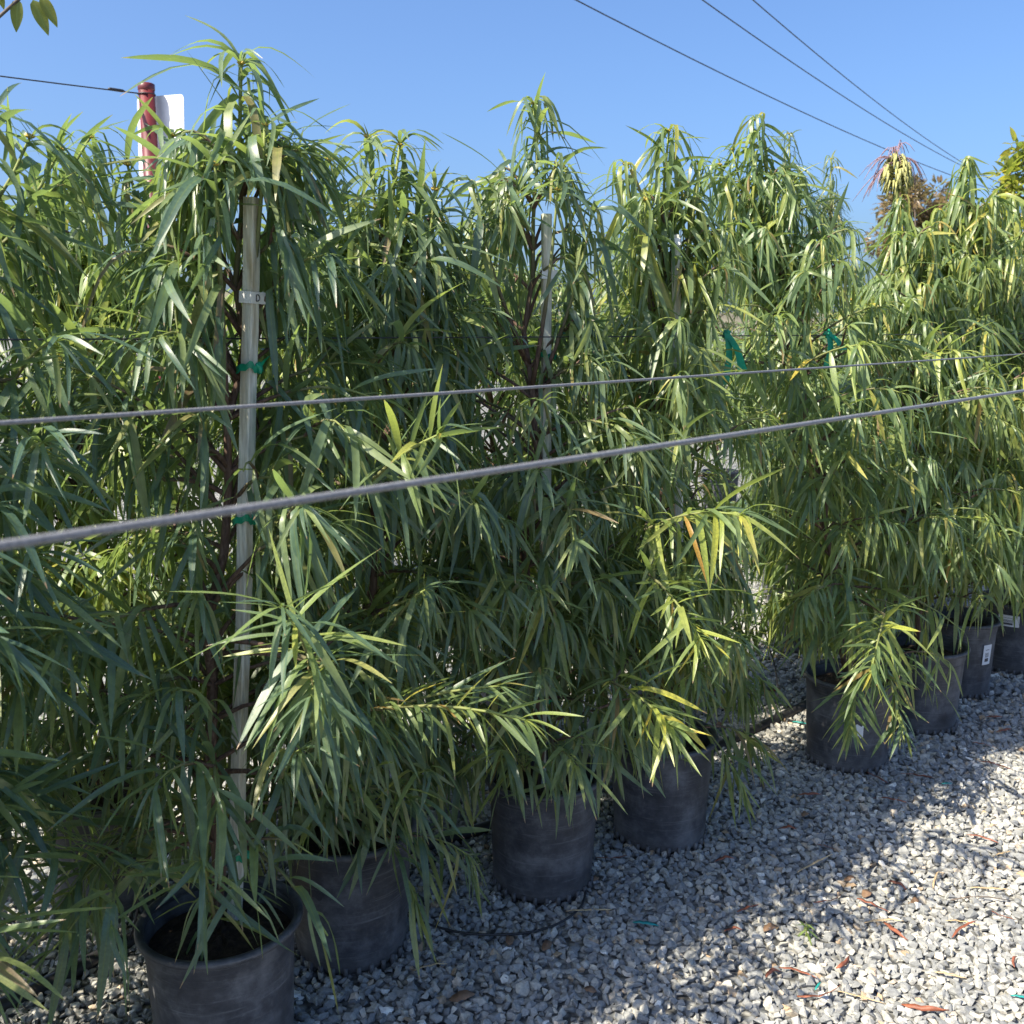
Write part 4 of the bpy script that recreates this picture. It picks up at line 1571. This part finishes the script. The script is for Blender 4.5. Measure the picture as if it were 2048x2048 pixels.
def build_litter():
    g = np.random.default_rng(21)
    strips = [curl_mesh('dry_leaf', 0.075 + 0.02 * i, 0.009 + 0.001 * (i % 3), (-1.2, 0.4, 0.9, -0.5, 1.6)[i], (0.8, -0.6, 1.4, 0.3, -1.2)[i], i) for i in range(5)]
    for m in strips:
        m.materials.append(M['strip'])
    straws = [curl_mesh('straw', 0.09 + 0.03 * i, 0.006, (0.3, -0.4, 0.15)[i], 0.3, 10 + i) for i in range(3)]
    for m in straws:
        m.materials.append(M['straw'])
    deads = [curl_mesh('dead_leaf', 0.045 + 0.008 * i, 0.024, (0.9, -0.7, 0.4)[i], 0.5, 20 + i) for i in range(3)]
    for m in deads:
        m.materials.append(M['brownleaf'])

    def put(name, me, px_, py_, ang, label, cat, group, s=1.0):
        p = on_plane(px_, py_, 0.0)
        if group:
            lit = py_ > 1990 - 0.465 * (px_ - 1060)
            where = 'sunlit open gravel' if lit else ('shaded gravel by the black pipe' if py_ < 1480 and px_ < 1600 else 'shaded gravel in front of the pots')
            label = label.replace('the gravel', where)
            group = group.replace('the gravel', where)
        p.z = 0.017
        o = link(name, me, None, None, p, label, cat, group)
        o.rotation_euler = (g.normal(0, 0.12), g.normal(0, 0.12), ang)
        o.scale = (s, s, s)
        return o
    big = [(1575, 1667, -0.4), (1650, 1705, -0.8), (1620, 1600, 0.0), (1750, 1565, 1.9), (1840, 1565, 0.1), (1795, 1780, -0.7), (1745, 1825, -0.7),
           (1785, 1875, -1.2), (1965, 1687, -0.6), (1665, 1815, 0.5), (1448, 1730, 0.05), (1980, 1354, -0.1), (1990, 1443, 0.0), (1595, 1957, -0.3),
           (1645, 2008, 0.2), (1465, 1872, 0.1), (1523, 1575, 1.6), (1850, 2035, -0.4), (1925, 1870, 0.6), (2000, 1845, -1.0), (2025, 1935, 1.0),
           (1968, 1500, -0.4), (2010, 1470, 0.4), (1780, 1610, -0.6), (1225, 1730, 0.1), (1540, 1960, 0.7), (1500, 1830, 0.5), (1690, 1940, 0.9),
           (1990, 1540, -0.5), (1860, 1320 + 130, 0.2), (1475, 1395, 0.3), (1430, 1400, -0.3), (1550, 1390, 0.6)]
    for i, (x, y, a) in enumerate(big):
        put('dry_leaf', strips[i % 5], x, y, a, 'red-brown curled dry leaf strip lying on the gravel', 'dry leaf', 'red-brown dry leaf strips on the gravel', 0.7 + 0.5 * g.random())
    for i, (x, y, a) in enumerate([(1925, 1860, -0.35), (1765, 1855, -0.1), (1720, 2010, -0.4), (1900, 1965, -0.3), (860, 1946, 0.35), (1180, 1835, 0.3), (2005, 1720, 0.4),
                                   (1870, 1770, 1.0), (1980, 1790, 0.05), (1450, 1420, 0.1), (640, 1900, 1.6), (1630, 1740, 0.5)]):
        put('straw', straws[i % 3], x, y, a, 'pale tan straw lying on the gravel', 'straw', 'pale straws on the gravel', 0.7 + 0.5 * g.random())
    for i, (x, y, a) in enumerate([(1735, 1800, 1.0), (1020, 1895, 1.4), (1095, 1905, 1.2), (1190, 1770, 0.3), (1540, 1870, 0.4), (1830, 1815, 0.8), (1500, 1490, 0.2),
                                   (1440, 1460, 0.9), (925, 2010, 0.2), (1180, 1995, -0.3), (1610, 1640, 0.7), (1700, 1770, 0.4)]):
        put('dead_leaf', deads[i % 3], x, y, a, 'small tan dead leaf lying on the gravel', 'dead leaf', 'tan dead leaves on the gravel', 0.8 + 0.4 * g.random())
    tw = curl_mesh('twine_scrap', 0.085, 0.012, 0.2, 0.4, 33)
    tw.materials.append(M['twine'])
    for i, (x, y, a, s, lab) in enumerate([(1290, 1862, -0.15, 1.0, 'longest teal plastic twine scrap, in the shade in front of the pots'),
                                          (1893, 1577, 0.2, 0.6, 'teal twine scrap on gravel in front of the barcode pot'),
                                          (1600, 1455, -0.5, 0.9, 'crumpled teal twine scrap beside the black pipe'),
                                          (1636, 1985, 0.9, 0.5, 'tiny teal twine scrap half buried in sunlit gravel'),
                                          (2040, 2008, -0.3, 0.6, 'teal twine scrap in the brightest sunlit gravel')]):
        put('twine_scrap', tw, x, y, a, lab, 'twine', None, s)
    # twig
    p = on_plane(1960, 1800, 0.02)
    b = MB()
    b.tube([Vector((-0.09, 0, 0)), Vector((-0.03, 0.012, 0.004)), Vector((0.03, 0.008, 0.006)), Vector((0.10, -0.004, 0.0))], [0.0025, 0.002, 0.002, 0.001], 5)
    link('twig', b.mesh('twig'), M['bark'], None, p, 'thin dark twig on the sunlit gravel', 'twig')
    # seedling weed
    p = on_plane(1610, 1880, 0.0)
    root = empty('seedling', p, 'tiny green seedling sprouting from the gravel', 'seedling')
    b = MB()
    b.tube([(0, 0, 0), (0.003, 0, 0.03), (0.002, 0.002, 0.055)], [0.0022, 0.0018, 0.001], 6, [0, 0, 0])
    link('stem', b.mesh('seedling_stem', True, 'age'), M['stem'], root)
    for i in range(11):
        o = bpy.data.objects.new('leaf', hi_mesh(((3 + i % 4) * len(KS) + 1) * 2 + i % 2))
        COL.objects.link(o)
        o.parent = root
        o.location = (0.002, 0.001, 0.02 + 0.003 * i)
        o.rotation_euler = (g.normal(0, 0.2), -0.3 if i > 5 else 0, 2.4 * i)
        s = 0.055 - 0.002 * i
        o.scale = (s, s * 2.4, s)
        o.color = (1.6, 1.5, 0.8, 1)


build_litter()


# ------------------------------------------------------------------ yellow seed head behind the row
def build_seed_head():
    g = np.random.default_rng(5)
    top = unproj(1793, 300, 5.3)
    base = Vector((top.x + 0.03, top.y + 0.05, 0))
    root = empty('seed_stalk', base, 'tall stalk with a yellow-green pod cluster and purple dried strands', 'plant')
    b = MB()
    hd = unproj(1793, 388, 5.3)
    b.tube([Vector((0, 0, 0)), Vector((0.01, 0, 1.2)), hd - base, top - base], [0.02, 0.016, 0.013, 0.004], 8, [0.3, 0.2, 0.1, 0])
    link('stem', b.mesh('seed_stem', True, 'age'), M['stem'], root)
    b = MB()
    for i in range(170):
        u = g.random()
        a = g.random() * 6.283
        c = hd.lerp(top, 0.05 + 0.8 * u) - base
        r = 0.070 * math.sin(math.pi * (0.12 + 0.8 * u)) ** 0.7
        o = c + Vector((math.cos(a) * r * 0.25, math.sin(a) * r * 0.25, 0))
        m_ = c + Vector((math.cos(a) * r, math.sin(a) * r, 0.01))
        e = m_ + Vector((math.cos(a) * 0.014, math.sin(a) * 0.014, -0.035 - 0.02 * g.random()))
        b.tube([o, m_, e], [0.0025, 0.0075, 0.0025], 5)
    link('pods', b.mesh('pods'), M['pod'], root, kind='stuff')
    b = MB()
    for (sx, sy) in ((1785, 285), (1760, 315), (1830, 318), (1755, 350), (1800, 278)):
        s = unproj(sx, sy, 5.3) - base
        o = (hd.lerp(top, 0.75) - base)
        for i in range(9):
            e = s + Vector((g.normal(0, 0.03) + (sx - 1793) / 900, g.normal(0, 0.05), g.normal(-0.10, 0.03)))
            b.tube(bez(o, s + Vector((0, 0, 0.05)), e, 6), [0.0012, 0.0015, 0.0018, 0.0022, 0.002, 0.0008], 4)
    link('strands', b.mesh('strands'), M['purple'], root, kind='stuff')


build_seed_head()


# ------------------------------------------------------------------ broad-leaved trees at the edges
def broad_variant(L, w, fold, n=6):
    V, UVs, Fc = [], [], []
    for i in range(n):
        s = i / (n - 1)
        f = math.sin(math.pi * min(1, 0.06 + 0.94 * s) ** 0.85) ** 0.8 if 0 < i < n - 1 else 0.04
        z = -fold * s * s * 0.5
        for u, q in ((0, -1), (0.5, 0), (1, 1)):
            V.append((s, q * w / 2 * f, z + abs(q) * 0.05 * f + 0.02 * math.sin(9 * s) * abs(q)))
            UVs.append((u, s))
    for i in range(n - 1):
        for j in range(2):
            a = i * 3 + j
            Fc.append((a, a + 3, a + 4, a + 1))
    return np.array(V), np.array(Fc), np.array(UVs, float)


def scatter_crown(name, cl, material, root, base, L, g, per=60, tint=(1, 1, 1), var=None):
    vs = [broad_variant(1, 0.42, f) for f in (0.1, 0.5, 0.9)]
    P, yaw, roll, LL, va = [], [], [], [], []
    pit = []
    for (c, r, n) in cl:
        for i in range(n):
            d = Vector(g.normal(0, 1, 3)).normalized()
            p = c + d * r * (0.35 + 0.65 * g.random() ** 0.5)
            P.append(p - base)
            yaw.append(math.atan2(d.y, d.x) + g.normal(0, 0.6))
            roll.append(g.normal(0, 0.5))
            pit.append(-math.asin(max(-1, min(1, d.z))) * 0.7 + g.normal(0, 0.4))
            LL.append(L * (0.6 + 0.6 * g.random()))
            va.append(g.integers(0, 3))
    P, yaw, roll, LL, va, pit = map(np.array, (P, yaw, roll, LL, va, pit))
    Vs, Fs, Us, Rs, b0 = [], [], [], [], 0
    for v in range(3):
        idx = np.where(va == v)[0]
        V, Fc, uv = vs[v]
        for i in idx:
            Rm = np.array(Matrix.Rotation(yaw[i], 3, 'Z') @ Matrix.Rotation(pit[i], 3, 'Y') @ Matrix.Rotation(roll[i], 3, 'X'))
            Vs.append(V @ Rm.T * LL[i] + P[i])
            Fs.append(Fc + b0)
            Us.append(uv)
            Rs.append(np.full(len(V), g.random()))
            b0 += len(V)
    me = np_mesh(name, np.concatenate(Vs), np.concatenate(Fs), True, np.concatenate(Rs), np.concatenate(Us))
    o = link(name, me, material, root, kind='stuff')
    o.color = (*tint, 1)


def build_edge_trees():
    g = np.random.default_rng(8)
    # broad-leaved tree at the right edge, behind the row
    c = unproj(2120, 560, 7.6)
    base = Vector((c.x, c.y, 0))
    root = empty('broadleaf_tree', base, 'broad-leaved yellow-green tree showing at the far end behind the rows', 'tree')
    b = MB()
    b.tube([(0, 0, -0.05), (0.03, 0, 0.9), (0.0, 0.04, 1.9), (-0.05, 0, 2.7)], [0.06, 0.05, 0.035, 0.012], 8)
    cl = []
    tips = []
    for i in range(26):
        a = g.random() * 6.283
        z = 1.2 + 1.9 * g.random()
        r = 0.62 * (1 - 0.5 * abs(z - 2.1) / 1.1) * (0.6 + 0.5 * g.random())
        p = base + Vector((math.cos(a) * r, math.sin(a) * r, z))
        cl.append((p, 0.13, 34))
        b.tube([Vector((0, 0, z * 0.7)), (p - base) * 0.6 + Vector((0, 0, z * 0.3)), p - base], [0.014, 0.01, 0.004], 5)
    for (x, y) in ((2040, 305), (2010, 360), (2045, 410), (1995, 425), (2060, 340), (2030, 345), (2035, 385), (2010, 400), (1985, 470), (2020, 460)):
        p = unproj(x, y, 7.5)
        cl.append((p, 0.10, 42))
        b.tube([Vector((0, 0, 1.9)), (p - base) * 0.6 + Vector((0, 0, 0.9)), p - base], [0.014, 0.01, 0.004], 5)
    link('trunk', b.mesh('trunk'), M['bark'], root)
    scatter_crown('crown', cl, M['broad'], root, base, 0.105, g, tint=(1.7, 1.5, 0.9))
    # brownish tree far off
    c = unproj(1850, 440, 34)
    base = Vector((c.x, c.y, 0))
    root = empty('distant_tree', base, 'distant brown-leaved tree on the skyline below the power lines', 'tree')
    b = MB()
    b.tube([(0, 0, -0.1), (0.1, 0, 2.4), (0, 0.1, 5.0)], [0.2, 0.16, 0.08], 8)
    cl = []
    for i in range(34):
        a, r = g.random() * 6.283, 1.5 * g.random() ** 0.5
        z = 4.0 + 2.9 * g.random() * (1 - 0.3 * r / 1.5)
        p = base + Vector((math.cos(a) * r, math.sin(a) * r, z))
        cl.append((p, 0.45, 130))
        b.tube([Vector((0, 0, 2.5)), (p - base) * 0.6 + Vector((0, 0, 1.0)), p - base], [0.05, 0.035, 0.012], 5)
    link('trunk', b.mesh('trunk'), M['bark'], root)
    scatter_crown('crown', cl, M['dryleaf'], root, base, 0.24, g)
    # slim tree whose branch hangs in at the top left
    zc = 2.3
    tip = unproj(30, -8, zc)
    base = Vector((-2.6, 1.9, 0))
    root = empty('overhanging_tree', base, 'slim tree beside the view with a few broad leaves hanging in against the sky', 'tree')
    b = MB()
    b.tube([(0, 0, -0.05), (0.03, 0.02, 1.6), (-0.02, 0.05, 3.1)], [0.03, 0.024, 0.014], 8)
    link('trunk', b.mesh('trunk'), M['bark'], root)
    b = MB()
    A = base + Vector((-0.02, 0.05, 3.1))
    pts = bez(A, (A + tip) / 2 + Vector((0, 0, 0.25)), tip, 8)
    q = unproj(-30, 60, zc)
    pts2 = bez(A + Vector((0.01, 0, -0.4)), (A + q) / 2, q, 6) + [unproj(0, 32, zc), unproj(30, 5, zc), unproj(60, -20, zc)]
    b.tube([p - base for p in pts], [0.010 * (1 - 0.09 * i) for i in range(8)], 6)
    b.tube([p - base for p in pts2], 0.004, 6)
    link('branch', b.mesh('branch'), M['bark'], root)
    V, Fc, uv = broad_variant(1, 0.40, 0.35, 9)
    me = np_mesh('leaf', V, Fc, True, np.zeros(len(V)), uv)
    me.materials.append(M['broad'])
    leaves = [((36, -2), (30, 62)), ((66, 0), (97, 66)), ((82, -6), (115, 50)), ((-4, -20), (8, 18)), ((70, -20), (120, -15)), ((20, -30), (-20, 10)), ((50, -40), (60, -70)), ((90, -30), (150, -40))]
    for (ax, ay), (bx, by) in leaves:
        a = unproj(ax, ay, zc)
        e = unproj(bx, by, zc + 0.01)
        d = e - a
        o = bpy.data.objects.new('leaf', me)
        COL.objects.link(o)
        o.parent = root
        zax = Vector((0.25, -0.8, 0.5))
        xax = d.normalized()
        yax = zax.cross(xax).normalized()
        zax = xax.cross(yax)
        mt = Matrix((xax, yax, zax)).transposed().to_4x4()
        o.location = a - base
        o.rotation_euler = mt.to_euler()
        s = d.length
        o.scale = (s, s, s)
        o.color = (1.25, 1.05, 0.8, 1)


build_edge_trees()
print('tris', sum(len(o.data.polygons) for o in bpy.data.objects if o.type == 'MESH' and o.data.users == 1), 'objects', len(bpy.data.objects))
